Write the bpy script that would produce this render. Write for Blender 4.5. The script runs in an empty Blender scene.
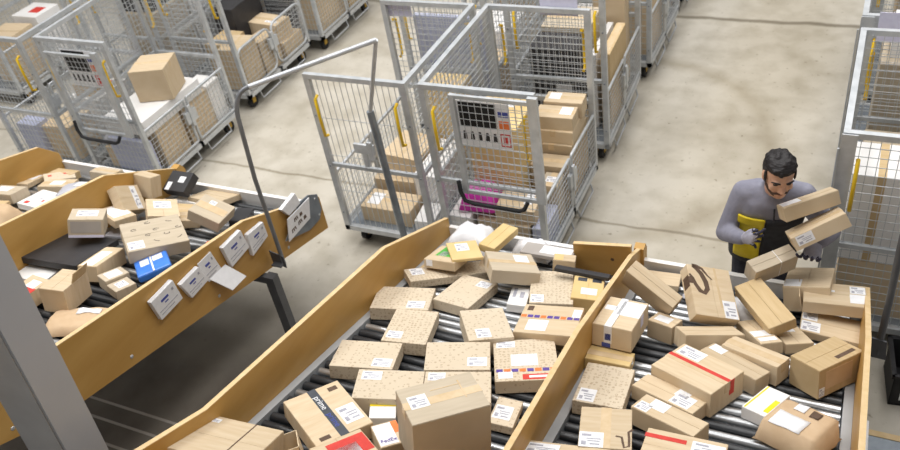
import bpy, bmesh, math, random
from mathutils import Vector, Matrix, Euler
random.seed(7)
S = bpy.context.scene
COL = S.collection
PI = math.pi

# ---------------------------------------------------------------- camera
cam_d = bpy.data.cameras.new('camera'); cam = bpy.data.objects.new('camera', cam_d); COL.objects.link(cam)
cam_d.sensor_width = 36.0; cam_d.lens = 845.0 / 900.0 * 36.0
RX = Vector((0.90223737, 0.40563968, -0.14636998))
DN = Vector((0.15214847, -0.61701691, -0.77210166))
FW = Vector((-0.40350783, 0.67434900, -0.61841318))
m = Matrix.Identity(4)
for r in range(3):
    m[r][0] = RX[r]; m[r][1] = -DN[r]; m[r][2] = -FW[r]
m[2][3] = 4.3
cam.matrix_world = m
cam_d.clip_start = 0.05; cam_d.clip_end = 100
cam_d.dof.use_dof = True; cam_d.dof.focus_distance = 4.0; cam_d.dof.aperture_fstop = 2.8
S.camera = cam

# ---------------------------------------------------------------- light
W = bpy.data.worlds.new('hall_light'); S.world = W; W.use_nodes = True
bg = W.node_tree.nodes['Background']; bg.inputs[0].default_value = (1.0, 0.995, 0.985, 1); bg.inputs[1].default_value = 0.25
def area(name, loc, sx, sy, power, aim=(0, 0, -1)):
    l = bpy.data.lights.new(name, 'AREA'); l.shape = 'RECTANGLE'; l.size = sx; l.size_y = sy; l.energy = power
    l.color = (1.0, 0.985, 0.965)
    o = bpy.data.objects.new(name, l); COL.objects.link(o); o.location = loc
    o.rotation_euler = Vector(aim).to_track_quat('-Z', 'Y').to_euler(); return o
# rows of long ceiling luminaires over the aisles and one added left fill, high above the picture
area('overhead_light', (-6.0, 5.5, 7.6), 1.2, 7.0, 235)
area('overhead_light', (-2.6, 5.5, 7.6), 1.2, 7.0, 250)
area('overhead_light', (0.8, 5.5, 7.6), 1.2, 7.0, 235)
area('overhead_light', (-0.6, 11.5, 7.6), 8.0, 1.5, 260)
area('overhead_light', (-7.2, 2.2, 7.6), 1.2, 5.0, 290)  # unseen fill, added to brighten the left cages and chute
area('overhead_light', (-1.4, 1.5, 7.6), 1.0, 3.0, 45)
S.view_settings.view_transform = 'Standard'; S.view_settings.look = 'None'
S.view_settings.gamma = 1.0; S.view_settings.use_curve_mapping = False
S.view_settings.exposure = 0.0

# ---------------------------------------------------------------- materials
MATS = {}
def _nt(name, rough=.6, metal=0.0, spec=.5):
    m = bpy.data.materials.new(name); m.use_nodes = True; nt = m.node_tree
    b = nt.nodes['Principled BSDF']; b.inputs['Roughness'].default_value = rough; b.inputs['Metallic'].default_value = metal
    b.inputs['Specular IOR Level'].default_value = spec
    MATS[name] = m
    return m, nt, b
def lin(c):
    return tuple((x / 12.92 if x <= .04045 else ((x + .055) / 1.055) ** 2.4) for x in c) + (1,)
def rgb(h):
    return lin((int(h[0:2], 16) / 255, int(h[2:4], 16) / 255, int(h[4:6], 16) / 255))
def noise_mat(name, c1, c2, scale=8, rough=.6, metal=0.0, stretch=(1, 1, 1), bump=0.0, rand=0.0, spec=.4, detail=5):
    m, nt, b = _nt(name, rough, metal, spec); N = nt.nodes; L = nt.links
    tc = N.new('ShaderNodeTexCoord'); mp = N.new('ShaderNodeMapping'); mp.inputs['Scale'].default_value = stretch
    no = N.new('ShaderNodeTexNoise'); no.inputs['Scale'].default_value = scale; no.inputs['Detail'].default_value = detail
    cr = N.new('ShaderNodeValToRGB'); cr.color_ramp.elements[0].position = .3; cr.color_ramp.elements[1].position = .7
    cr.color_ramp.elements[0].color = rgb(c1); cr.color_ramp.elements[1].color = rgb(c2)
    L.new(tc.outputs['Object'], mp.inputs[0]); L.new(mp.outputs[0], no.inputs['Vector']); L.new(no.outputs['Fac'], cr.inputs[0])
    out = cr.outputs[0]
    if rand:
        oi = N.new('ShaderNodeObjectInfo'); hs = N.new('ShaderNodeHueSaturation'); mr = N.new('ShaderNodeMapRange')
        mr.inputs['To Min'].default_value = 1 - rand; mr.inputs['To Max'].default_value = 1 + rand * .6
        L.new(oi.outputs['Random'], mr.inputs[0]); L.new(mr.outputs[0], hs.inputs['Value']); L.new(out, hs.inputs['Color']); out = hs.outputs[0]
    L.new(out, b.inputs['Base Color'])
    if bump:
        bu = N.new('ShaderNodeBump'); bu.inputs['Strength'].default_value = bump; bu.inputs['Distance'].default_value = .01
        L.new(no.outputs['Fac'], bu.inputs['Height']); L.new(bu.outputs[0], b.inputs['Normal'])
    return m
noise_mat('cardboard', 'C8B292', 'D3C0A3', 6, .75, stretch=(1, 8, 1), rand=.12, spec=.2)
noise_mat('cardboard_dark', 'C0A67C', 'CBB38C', 6, .75, stretch=(1, 8, 1), rand=.08, spec=.2)
noise_mat('cardboard_pale', 'BBAD97', 'C6B8A2', 6, .75, stretch=(1, 8, 1), rand=.05, spec=.2)
noise_mat('manila', 'D4B87F', 'DCC28E', 7, .7, spec=.2)
noise_mat('kraft_paper', 'C2A685', 'D0B696', 9, .75, bump=.25, spec=.2)
noise_mat('tape_clear', 'CDB38C', 'D9C2A0', 20, .25, spec=.6)
noise_mat('paper', 'E4E4E6', 'EEEEF0', 30, .6, spec=.3)
noise_mat('paper_lilac', 'D2D0E6', 'DAD9EC', 30, .6, spec=.3)
noise_mat('ink', '9C9CA6', 'B2B2BC', 50, .7)
noise_mat('ink_black', '2E2B2B', '3A3636', 50, .7)
noise_mat('ink_brown', '564334', '655042', 40, .7)
noise_mat('ink_blue', '3F4C9B', '4C59A8', 40, .6)
noise_mat('ink_red', 'C5372F', 'D2443A', 40, .6)
noise_mat('ink_orange', 'E8763C', 'EE8448', 40, .6)
noise_mat('ink_purple', '55408F', '614B9C', 40, .6)
noise_mat('ink_yellow', 'EDD318', 'F2DC30', 40, .6)
noise_mat('ink_green', '4FA545', '62B552', 40, .6)
noise_mat('tape_dark', '3C3F46', '484C54', 20, .35)
noise_mat('black_box', '2F2E30', '3B3A3C', 8, .5)
noise_mat('blue_poly', '3C78D8', '4F8BE6', 10, .35, bump=.3)
noise_mat('white_poly', 'E6E6EA', 'F4F4F6', 6, .35, bump=.2)
noise_mat('grey_poly', 'B4B4BC', 'C2C2CA', 6, .35, bump=.3)
noise_mat('magenta_poly', 'C42EA0', 'D545B2', 9, .4, bump=.3)
noise_mat('lilac_poly', 'AFB4CC', 'BEC2D8', 9, .4, bump=.2)
noise_mat('grey_board', 'A59E98', 'B2ABA4', 6, .7)
noise_mat('plywood', 'B48A48', 'C79E5C', 2.2, .45, stretch=(1, .6, 3), bump=.03, spec=.35)
noise_mat('ply_edge', 'D3B583', 'DFC498', 20, .6)
noise_mat('white_panel', 'E4E2DF', 'F0EEEC', 4, .4)
noise_mat('zinc', 'B6BABD', 'CCCFD2', 14, .40, .35, spec=.5)
noise_mat('zinc_dark', '7B828A', '929AA2', 10, .42, .5)
noise_mat('rail_grey', 'A8ABAE', 'B8BBBE', 5, .45, .2)
noise_mat('column_paint', 'A6AAB1', 'AFB3B9', 2, .5)
noise_mat('pole_grey', '56585B', '64666A', 8, .45, .3)
noise_mat('tube_grey', '75787C', '86898D', 8, .45, .3)
noise_mat('tube_pale', 'B9BCC0', 'C8CBCF', 8, .4, .3)
noise_mat('roller_steel', 'B0B2B4', 'C6C8CA', 12, .3, .8, stretch=(1, 6, 6))
noise_mat('roller_black', '242629', '303236', 12, .42, .0, stretch=(1, 6, 6), spec=.6)
noise_mat('rubber', '1C1C1E', '2A2A2C', 12, .7)
noise_mat('yellow_grip', 'E3B81C', 'EDC72E', 12, .4)
noise_mat('yellow_caster', 'B58F2C', 'C49E3A', 12, .5)
noise_mat('sheet_black', '131214', '1B1A1C', 12, .5)
noise_mat('skin', 'C4967C', 'D0A68E', 20, .5)
noise_mat('hair', '161314', '241F20', 40, .55, stretch=(1, 1, 4), bump=.5)
noise_mat('beard', '4A3830', '5C493F', 60, .8)
noise_mat('jacket_grey', '7E7E8C', '90909E', 14, .85, bump=.6)
noise_mat('jacket_black', '2B2B30', '37373C', 30, .75, bump=.1)
noise_mat('jacket_yellow', 'D9C01E', 'E6CF32', 20, .6, bump=.1)
noise_mat('trousers', '2C2C34', '393942', 30, .85, bump=.1)
noise_mat('glove_grey', '9B9AA8', 'ABAAB8', 40, .8)
noise_mat('glove_dark', '2F2E40', '3B3A4C', 40, .7)
noise_mat('lips', 'A06657', 'A86E60', 20, .5)

def pattern_card():
    m, nt, b = _nt('cardboard_printed', .75, 0, .2); N = nt.nodes; L = nt.links
    tc = N.new('ShaderNodeTexCoord'); no = N.new('ShaderNodeTexNoise'); no.inputs['Scale'].default_value = 5
    base = N.new('ShaderNodeMixRGB'); base.inputs[1].default_value = rgb('CBBBA2'); base.inputs[2].default_value = rgb('D5C7B1')
    L.new(tc.outputs['Object'], no.inputs['Vector']); L.new(no.outputs['Fac'], base.inputs[0])
    vo = N.new('ShaderNodeTexVoronoi'); vo.inputs['Scale'].default_value = 46; vo.inputs['Randomness'].default_value = .5
    L.new(tc.outputs['Object'], vo.inputs['Vector'])
    lt = N.new('ShaderNodeMath'); lt.operation = 'LESS_THAN'; lt.inputs[1].default_value = .36; L.new(vo.outputs['Distance'], lt.inputs[0])
    n2 = N.new('ShaderNodeTexNoise'); n2.inputs['Scale'].default_value = 120; L.new(tc.outputs['Object'], n2.inputs['Vector'])
    g = N.new('ShaderNodeMath'); g.operation = 'GREATER_THAN'; g.inputs[1].default_value = .46; L.new(n2.outputs['Fac'], g.inputs[0])
    mu = N.new('ShaderNodeMath'); mu.operation = 'MULTIPLY'; L.new(lt.outputs[0], mu.inputs[0]); L.new(g.outputs[0], mu.inputs[1])
    m2 = N.new('ShaderNodeMath'); m2.operation = 'MULTIPLY'; m2.inputs[1].default_value = .42; L.new(mu.outputs[0], m2.inputs[0])
    mx = N.new('ShaderNodeMixRGB'); mx.inputs[2].default_value = rgb('8E6F4E'); L.new(m2.outputs[0], mx.inputs[0]); L.new(base.outputs[0], mx.inputs[1])
    L.new(mx.outputs[0], b.inputs['Base Color'])
pattern_card()

def floor_mat():
    m, nt, b = _nt('concrete_floor', .42, 0, .4); N = nt.nodes; L = nt.links
    tc = N.new('ShaderNodeTexCoord'); P = tc.outputs['Object']
    def noise(s, d=6, dist=0.0):
        n = N.new('ShaderNodeTexNoise'); n.inputs['Scale'].default_value = s; n.inputs['Detail'].default_value = d; n.inputs['Distortion'].default_value = dist
        L.new(P, n.inputs['Vector']); return n.outputs['Fac']
    def ramp(src, p0, c0, p1, c1):
        r = N.new('ShaderNodeValToRGB'); r.color_ramp.elements[0].position = p0; r.color_ramp.elements[1].position = p1
        r.color_ramp.elements[0].color = c0; r.color_ramp.elements[1].color = c1; L.new(src, r.inputs[0]); return r.outputs[0]
    def mul(a, c, fac=1.0):
        x = N.new('ShaderNodeMixRGB'); x.blend_type = 'MULTIPLY'; x.inputs[0].default_value = fac; L.new(a, x.inputs[1]); L.new(c, x.inputs[2]); return x.outputs[0]
    col = ramp(noise(.7, 8, .4), .3, rgb('BBB4A6'), .7, rgb('D0CABE'))
    col = mul(col, ramp(noise(4, 8), .3, rgb('E6E4DF'), .6, rgb('FFFFFF')))
    col = mul(col, ramp(noise(22, 4), .24, rgb('C8C4BC'), .36, rgb('FFFFFF')))
    sp = N.new('ShaderNodeSeparateXYZ'); L.new(P, sp.inputs[0])
    def line(axis, pos, wid, dark):
        nonlocal col
        n = N.new('ShaderNodeMath'); n.operation = 'MULTIPLY_ADD'; L.new(noise(2.5, 6), n.inputs[0]); n.inputs[1].default_value = .10; n.inputs[2].default_value = -pos - .05
        a = N.new('ShaderNodeMath'); a.operation = 'ADD'; L.new(sp.outputs[axis], a.inputs[0]); L.new(n.outputs[0], a.inputs[1])
        ab = N.new('ShaderNodeMath'); ab.operation = 'ABSOLUTE'; L.new(a.outputs[0], ab.inputs[0])
        col = mul(col, ramp(ab.outputs[0], wid * .3, dark, wid, (1, 1, 1, 1)))
    line('Y', 8.6, .05, rgb('B4B0A8')); line('Y', 5.02, .022, rgb('CBC7BE')); line('X', -.75, .7, rgb('EFECE6'))
    # arc of an old tyre mark in the aisle
    d = N.new('ShaderNodeVectorMath'); d.operation = 'DISTANCE'; L.new(P, d.inputs[0]); d.inputs[1].default_value = (-2.0, 6.2, 0)
    s = N.new('ShaderNodeMath'); s.operation = 'SUBTRACT'; L.new(d.outputs['Value'], s.inputs[0]); s.inputs[1].default_value = 1.45
    ab = N.new('ShaderNodeMath'); ab.operation = 'ABSOLUTE'; L.new(s.outputs[0], ab.inputs[0])
    col = mul(col, ramp(ab.outputs[0], .01, rgb('EAE7E1'), .14, (1, 1, 1, 1)))
    # dirt plus the chutes' shade painted dark into the slab, with a wandering edge
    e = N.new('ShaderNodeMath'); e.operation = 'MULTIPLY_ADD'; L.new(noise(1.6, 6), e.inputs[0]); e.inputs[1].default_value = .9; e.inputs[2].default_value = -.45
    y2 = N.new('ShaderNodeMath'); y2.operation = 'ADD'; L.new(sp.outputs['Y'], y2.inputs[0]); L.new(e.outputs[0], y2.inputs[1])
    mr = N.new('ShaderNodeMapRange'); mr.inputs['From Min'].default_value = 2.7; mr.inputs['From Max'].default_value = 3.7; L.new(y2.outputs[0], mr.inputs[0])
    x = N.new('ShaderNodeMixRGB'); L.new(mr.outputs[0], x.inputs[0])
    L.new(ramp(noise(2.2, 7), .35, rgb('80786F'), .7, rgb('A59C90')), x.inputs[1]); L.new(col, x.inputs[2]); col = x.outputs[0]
    # pale painted guide lines on the dark slab
    for yy in (2.27, 2.14, 1.98):
        aa = N.new('ShaderNodeMath'); aa.operation = 'SUBTRACT'; L.new(sp.outputs['Y'], aa.inputs[0]); aa.inputs[1].default_value = yy
        a2 = N.new('ShaderNodeMath'); a2.operation = 'ABSOLUTE'; L.new(aa.outputs[0], a2.inputs[0])
        a3 = N.new('ShaderNodeMath'); a3.operation = 'LESS_THAN'; a3.inputs[1].default_value = .010; L.new(a2.outputs[0], a3.inputs[0])
        a4 = N.new('ShaderNodeMath'); a4.operation = 'LESS_THAN'; a4.inputs[1].default_value = -3.45; L.new(sp.outputs['X'], a4.inputs[0])
        a5 = N.new('ShaderNodeMath'); a5.operation = 'MULTIPLY'; L.new(a3.outputs[0], a5.inputs[0]); L.new(a4.outputs[0], a5.inputs[1])
        x = N.new('ShaderNodeMixRGB'); L.new(a5.outputs[0], x.inputs[0]); L.new(col, x.inputs[1]); x.inputs[2].default_value = rgb('E0D8CE'); col = x.outputs[0]
    L.new(col, b.inputs['Base Color'])
    L.new(ramp(noise(3, 5), .3, (.38,) * 3 + (1,), .7, (.6,) * 3 + (1,)), b.inputs['Roughness'])
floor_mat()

# ---------------------------------------------------------------- mesh helpers
class MB:
    def __init__(s): s.v = []; s.f = []; s.smooth = []
    def add(s, vs, fs, sm=False):
        o = len(s.v); s.v += [tuple(v) for v in vs]
        for f in fs: s.f.append(tuple(i + o for i in f)); s.smooth.append(sm)
    def box(s, c, d, R=None):
        c = Vector(c); vs = []
        for z in (-.5, .5):
            for y in (-.5, .5):
                for x in (-.5, .5):
                    p = Vector((x * d[0], y * d[1], z * d[2])); vs.append(c + (R @ p if R else p))
        s.add(vs, [(0, 2, 3, 1), (4, 5, 7, 6), (0, 1, 5, 4), (2, 6, 7, 3), (0, 4, 6, 2), (1, 3, 7, 5)])
        return s
    def bb(s, a, b):
        return s.box([(a[i] + b[i]) / 2 for i in range(3)], [abs(b[i] - a[i]) for i in range(3)])
    def bar(s, a, b, w, h=None, up=(0, 0, 1)):
        a, b = Vector(a), Vector(b); h = h or w; d = b - a; L = d.length
        if L < 1e-6: return s
        z = d.normalized(); u = Vector(up)
        if abs(z.dot(u)) > .98: u = Vector((0, 1, 0))
        x = u.cross(z).normalized(); y = z.cross(x)
        R = Matrix((x, y, z)).transposed()
        return s.box((a + b) / 2, (w, h, L), R)
    def tube(s, pts, r, n=8, cap=True):
        pts = [Vector(p) for p in pts]; k = len(pts)
        rs = r if isinstance(r, (list, tuple)) else [r] * k
        ref = None; rings = []
        for i, p in enumerate(pts):
            t = (pts[min(i + 1, k - 1)] - pts[max(i - 1, 0)]).normalized()
            if ref is None:
                ref = Vector((0, 0, 1)) if abs(t.z) < .9 else Vector((1, 0, 0))
            x = (ref - t * ref.dot(t)).normalized(); y = t.cross(x); ref = x
            rings.append([p + (x * math.cos(2 * PI * j / n) + y * math.sin(2 * PI * j / n)) * rs[i] for j in range(n)])
        vs = [v for q in rings for v in q]; fs = []
        for i in range(k - 1):
            for j in range(n):
                fs.append((i * n + j, i * n + (j + 1) % n, (i + 1) * n + (j + 1) % n, (i + 1) * n + j))
        s.add(vs, fs, True)
        if cap: s.add(rings[0], [tuple(range(n))[::-1]]); s.add(rings[-1], [tuple(range(n))])
        return s
    def loft(s, rings, cap=True):
        n = len(rings[0]); vs = [v for q in rings for v in q]; fs = []
        for i in range(len(rings) - 1):
            for j in range(n):
                fs.append((i * n + j, i * n + (j + 1) % n, (i + 1) * n + (j + 1) % n, (i + 1) * n + j))
        if cap: fs.append(tuple(range(n))[::-1]); fs.append(tuple(len(vs) - n + j for j in range(n)))
        s.add(vs, fs, True); return s
    def prism(s, poly, axis, a, b):
        """polygon in the two other axes extruded along axis between a and b"""
        def P(q, t):
            return {'x': (t, q[0], q[1]), 'y': (q[0], t, q[1]), 'z': (q[0], q[1], t)}[axis]
        n = len(poly); vs = [P(q, a) for q in poly] + [P(q, b) for q in poly]
        fs = [tuple(range(n))[::-1], tuple(range(n, 2 * n))] + [(i, (i + 1) % n, n + (i + 1) % n, n + i) for i in range(n)]
        s.add(vs, fs); return s
    def ball(s, c, r, n=12, k=8):
        c = Vector(c); r = r if isinstance(r, (tuple, list)) else (r, r, r); rings = []
        for i in range(1, k):
            t = PI * i / k; rings.append([c + Vector((r[0] * math.sin(t) * math.cos(2 * PI * j / n), r[1] * math.sin(t) * math.sin(2 * PI * j / n), r[2] * math.cos(t))) for j in range(n)])
        o = len(s.v); s.loft(rings[::-1], True); return s
    def mesh(s, name, mat):
        me = bpy.data.meshes.new(name); me.from_pydata(s.v, [], s.f); me.update()
        bm = bmesh.new(); bm.from_mesh(me); bmesh.ops.recalc_face_normals(bm, faces=bm.faces); bm.to_mesh(me); bm.free()
        for p, q in zip(me.polygons, s.smooth): p.use_smooth = q
        me.materials.append(MATS[mat]); return me
    def build(s, name, mat, parent=None, bevel=0.0, seg=2):
        o = bpy.data.objects.new(name, s.mesh(name, mat)); COL.objects.link(o)
        if parent: o.parent = parent
        if bevel:
            b = o.modifiers.new('bevel', 'BEVEL'); b.width = bevel; b.segments = seg; b.limit_method = 'ANGLE'; b.angle_limit = .6
        return o
def tag(o, label=None, cat=None, group=None, kind=None):
    if label: o['label'] = label
    if cat: o['category'] = cat
    if group: o['group'] = group
    if kind: o['kind'] = kind
    return o
def thing(name, label, cat, loc=(0, 0, 0), rot=None, group=None):
    o = bpy.data.objects.new(name, None); COL.objects.link(o); o.location = loc; o.empty_display_size = .1
    if rot is not None: o.rotation_euler = rot
    return tag(o, label, cat, group)
def copy_tree(o, parent=None):
    c = o.copy(); COL.objects.link(c)
    if parent: c.parent = parent
    for ch in list(o.children): copy_tree(ch, c)
    return c
def rr(cx, cz, w, h, r, n=4):
    """rounded rectangle outline"""
    pts = []
    for (sx, sz, a0) in ((1, 1, 0), (-1, 1, 90), (-1, -1, 180), (1, -1, 270)):
        for i in range(n + 1):
            a = math.radians(a0 + 90 * i / n)
            pts.append((cx + sx * (w / 2 - r) + r * math.cos(a), cz + sz * (h / 2 - r) + r * math.sin(a)))
    return pts

# ---------------------------------------------------------------- floor
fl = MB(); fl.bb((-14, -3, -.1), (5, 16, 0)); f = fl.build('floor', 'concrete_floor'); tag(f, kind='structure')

# ---------------------------------------------------------------- chutes
def rz(y): return 1.10 - .28 * (y - 2.44) if y >= 1.5 else 1.3632 + .5 * (1.5 - y)
def wtop(y):
    if y < 1.53: return 1.603 + .47 * (1.53 - y)
    if y < 3.05: return 1.603 - .238 * (y - 1.53)
    return 1.241 - (y - 3.05) / .75 * .37
YN, YE = .55, 3.80
def wall_poly(top=wtop, low=.13, y0=YN, ye=YE, ys=(1.53, 3.05)):
    up = [(y0, top(y0))] + [(y, top(y)) for y in ys] + [(ye, top(ye))]
    return up + [(ye, rz(ye) - low), (1.5, rz(1.5) - low), (y0, rz(y0) - low)]
def edge_strip(mb, x0, x1, top, ys):
    for a, b in zip(ys[:-1], ys[1:]):
        mb.bar(((x0 + x1) / 2, a, top(a) + .003), ((x0 + x1) / 2, b, top(b) + .003), abs(x1 - x0), .006, up=(0, 0, 1)) if False else mb.add(
            [(x0, a, top(a)), (x1, a, top(a)), (x1, b, top(b)), (x0, b, top(b)), (x0, a, top(a) + .004), (x1, a, top(a) + .004), (x1, b, top(b) + .004), (x0, b, top(b) + .004)],
            [(3, 2, 1, 0), (4, 5, 6, 7), (0, 1, 5, 4), (1, 2, 6, 5), (2, 3, 7, 6), (3, 0, 4, 7)])
def dtop(y):
    if y < 2.65: return wtop(y)
    return 1.3364 - .36 * (y - 2.65) if y < 3.6 else .9944 - (y - 3.6) / .2 * .11
def midtop(y): return 1.69 - .245 * (y - 1.53) if y < 3.2 else 1.281 - (y - 3.2) / .6 * .36
def fartop(y): return 1.69 - .31 * (y - 1.53) if y < 3.66 else 1.03 - (y - 3.66) / .14 * .15
TOPS = {'low': (dtop, (1.53, 2.65, 3.6)), 'mid': (midtop, (3.2,)), 'far': (fartop, (3.66,)), 'out': (wtop, (1.53, 3.05))}
def chute(label, walls, lanes, seed, leg_x):
    rnd = random.Random(seed)
    t = thing('parcel_chute', label, 'conveyor', (walls[0][0], YE, 0))
    ox, oy = walls[0][0], YE
    def place(o): o.location = (-ox, -oy, 0); return o
    T = .025
    for (x, kind) in walls:
        top, ys = TOPS[kind]
        nm = 'divider_wall' if kind in ('low', 'mid') else 'side_wall'
        mb = MB(); mb.prism(wall_poly(top, ys=ys), 'x', x - T / 2, x + T / 2)
        w = place(mb.build(nm, 'plywood', t))
        e = MB(); edge_strip(e, x - T / 2, x + T / 2, top, [YN, *ys, YE]); e.build('edge_banding', 'ply_edge', w)
        if kind in ('low', 'mid'):
            c = MB(); c.prism([(y, z) for y, z in ((YE - .02, rz(YE) - .1), (YE + .05, rz(YE) - .1), (YE + .06, top(YE) - .03), (YE + .03, top(YE) + .02), (YE - .02, top(YE) + .012))], 'x', x - .03, x + .03)
            c.build('end_cap', 'plywood', w)
        for yy in (1.25, 1.95, 2.65, 3.35):
            for sgn in (-1, 1): MB().ball((x + sgn * (T / 2), yy, rz(yy) + .05 - .12), (.004, .012, .012), 8, 6).build('bolt', 'zinc', w)
    for (x0, x1) in lanes:
        x0 += T / 2; x1 -= T / 2
        for xx in (x0 + .022, x1 - .022):
            mb = MB()
            mb.prism([(1.5, rz(1.5) + .012), (YE, rz(YE) + .012), (YE, rz(YE) - .06), (1.5, rz(1.5) - .06)], 'x', xx - .021, xx + .021)
            place(mb.build('roller_rail', 'rail_grey', t))
        k = 0; y = 1.535
        while y < YE - .02:
            mb = MB(); z = rz(y) - .0245
            mb.tube([(x0 + .05, y, z), (x1 - .05, y, z)], .0235, 12)
            if y < 2.72: mat = 'roller_black' if rnd.random() < .78 else 'roller_steel'
            else: mat = 'roller_steel' if rnd.random() < .8 else 'roller_black'
            place(mb.build('roller', mat, t))
            y += .0645
        mb = MB(); mb.prism([(YN, rz(YN)), (1.5, rz(1.5)), (1.5, rz(1.5) - .015), (YN, rz(YN) - .015)], 'x', x0, x1)
        place(mb.build('chute_floor', 'plywood', t))
        mb = MB(); mb.prism([(1.5, rz(1.5) - .07), (YE, rz(YE) - .07), (YE, rz(YE) - .085), (1.5, rz(1.5) - .085)], 'x', x0, x1)
        place(mb.build('drip_tray', 'zinc_dark', t))
        mb = MB(); mb.bb((x0, YE - .012, rz(YE) - .1), (x1, YE + .012, .80)); eb = place(mb.build('end_board', 'white_panel', t))
        mb = MB(); mb.bb((x0, YE - .014, .80), (x1, YE + .016, .806)); mb.build('edge_trim', 'white_panel', eb)
    for x in leg_x:
        for yy in (1.35, 3.05):
            mb = MB(); mb.bb((x - .035, yy - .03, .006), (x + .035, yy + .03, rz(yy) - .132)); mb.bb((x - .09, yy - .07, 0.0005), (x + .09, yy + .07, .01))
            place(mb.build('leg', 'pole_grey', t))
    for yy in (1.35, 3.05):
        mb = MB(); mb.bb((min(leg_x) + .03, yy - .02, rz(yy) - .2), (max(leg_x) - .03, yy + .02, rz(yy) - .14)); place(mb.build('cross_beam', 'pole_grey', t))
    return t, place
RC, rplace = chute('right-hand plywood parcel chute with two roller lanes sloping down to the worker', [(-2.29, 'out'), (-1.0, 'low'), (.245, 'out')], [(-2.29, -1.0), (-1.0, .245)], 3, (-2.2, -1.0, .16))
LC, lplace = chute('left-hand plywood parcel chute with paper pouches along its outer wall', [(-5.89, 'far'), (-4.6, 'mid'), (-3.31, 'out')], [(-5.89, -4.6), (-4.6, -3.31)], 5, (-5.8, -4.6, -3.24))
# metal end plate of the left chute
mb = MB(); mb.prism([(3.32, .86), (3.58, .75), (3.71, .745), (3.76, .80), (3.76, .93), (3.67, .99), (3.56, 1.01)], 'x', -3.28, -3.272)
o = lplace(mb.build('end_plate', 'zinc_dark', LC))
for (yy, zz) in ((3.72, .78), (3.72, .92), (3.64, .97)): MB().ball((-3.272, yy, zz), (.004, .01, .01), 8, 6).build('bolt', 'zinc', o)
# end fittings
def pouch(name, label, cat, quad, x, out, group, lines=True, thick=.012, heading='ink_blue'):
    """paper pouch hanging on a wall; quad in (y,z)"""
    cy = sum(q[0] for q in quad) / 4; cz = min(q[1] for q in quad)
    t = thing(name, label, cat, (x, cy, cz), None, group)
    Q = [(y - cy, z - cz) for y, z in quad]
    mb = MB(); mb.prism(Q, 'x', 0, out * thick); mb.build('sheet', 'paper', t, .003)
    if lines:
        A, B, C, D = [Vector((0, *q)) for q in Q]
        def P(u, v): return (A * (1 - u) + B * u) * (1 - v) + (D * (1 - u) + C * u) * v
        xx = out * (thick + .001)
        mb = MB()
        for (u0, u1, v, h) in ((.30, .62, .28, .10), (.40, .55, .46, .05)):
            p = [P(u0, v), P(u1, v), P(u1, v + h), P(u0, v + h)]
            mb.add([(xx, q.y, q.z) for q in p] + [(xx - out * .0015, q.y, q.z) for q in p], [(0, 1, 2, 3), (7, 6, 5, 4), (0, 4, 5, 1), (1, 5, 6, 2), (2, 6, 7, 3), (3, 7, 4, 0)])
        mb.build('heading', heading, t)
        mb = MB()
        for (u0, u1, v, h) in ((.08, .9, .66, .03), (.1, .7, .80, .03), (.80, .88, .2, .12)):
            p = [P(u0, v), P(u1, v), P(u1, v + h), P(u0, v + h)]
            mb.add([(xx, q.y, q.z) for q in p] + [(xx - out * .0015, q.y, q.z) for q in p], [(0, 1, 2, 3), (7, 6, 5, 4), (0, 4, 5, 1), (1, 5, 6, 2), (2, 6, 7, 3), (3, 7, 4, 0)])
        mb.build('fine_print', 'ink', t)
    return t
XL = -3.2955
G = 'paper pouches along the left chute wall'
pouch('document_pouch', 'white document pouch on the left chute wall, lowest of the row', 'paper pouch', [(2.182, 1.363), (2.372, 1.361), (2.383, 1.21), (2.198, 1.213)], XL, 1, G, thick=.03)
pouch('document_pouch', 'white document pouch second from the lowest on the left chute wall', 'paper pouch', [(2.405, 1.292), (2.571, 1.287), (2.598, 1.157), (2.442, 1.155)], XL, 1, G, thick=.03)
pouch('paper_sheet', 'upright white sheet with print pinned behind the folded loose leaf', 'paper', [(2.589, 1.284), (2.714, 1.279), (2.744, 1.108), (2.616, 1.116)], XL, 1, None, thick=.006)
t = thing('loose_leaf', 'blank white leaf folded outward below the upright printed sheet', 'paper', (XL + .008, 2.73, 1.0))
mb = MB(); mb.add([(0, -.105, .13), (0, .044, .12), (.075, .10, -.01), (.075, -.042, .0), (-.002 + .004, -.105, .136), (.004, .044, .126), (.079, .10, -.004), (.079, -.042, .006)],
    [(0, 1, 2, 3), (7, 6, 5, 4), (0, 4, 5, 1), (1, 5, 6, 2), (2, 6, 7, 3), (3, 7, 4, 0)]); mb.build('sheet', 'paper', t)
pouch('document_pouch', 'white document pouch on the left chute wall just below the thin dark pole', 'paper pouch', [(2.788, 1.248), (2.973, 1.24), (2.991, 1.086), (2.804, 1.08)], XL, 1, G, thick=.03)
pouch('document_pouch', 'white document pouch partly behind the thin dark pole', 'paper pouch', [(3.012, 1.168), (3.175, 1.145), (3.175, 1.028), (2.995, 1.007)], XL, 1, G, thick=.03)
pouch('document_pouch', 'small white pouch above the big lettered sheet at the chute end', 'paper pouch', [(3.368, 1.093), (3.541, 1.104), (3.563, 1.003), (3.422, 1.003)], XL, 1, G, thick=.03, lines=False)
t = pouch('lettered_sheet', 'large pale sheet with grey handwritten lettering at the end of the left chute', 'sign', [(3.383, 1.002), (3.655, .985), (3.602, .84), (3.331, .845)], XL + .032, 1, None, lines=False, thick=.006)
mb = MB()
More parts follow.
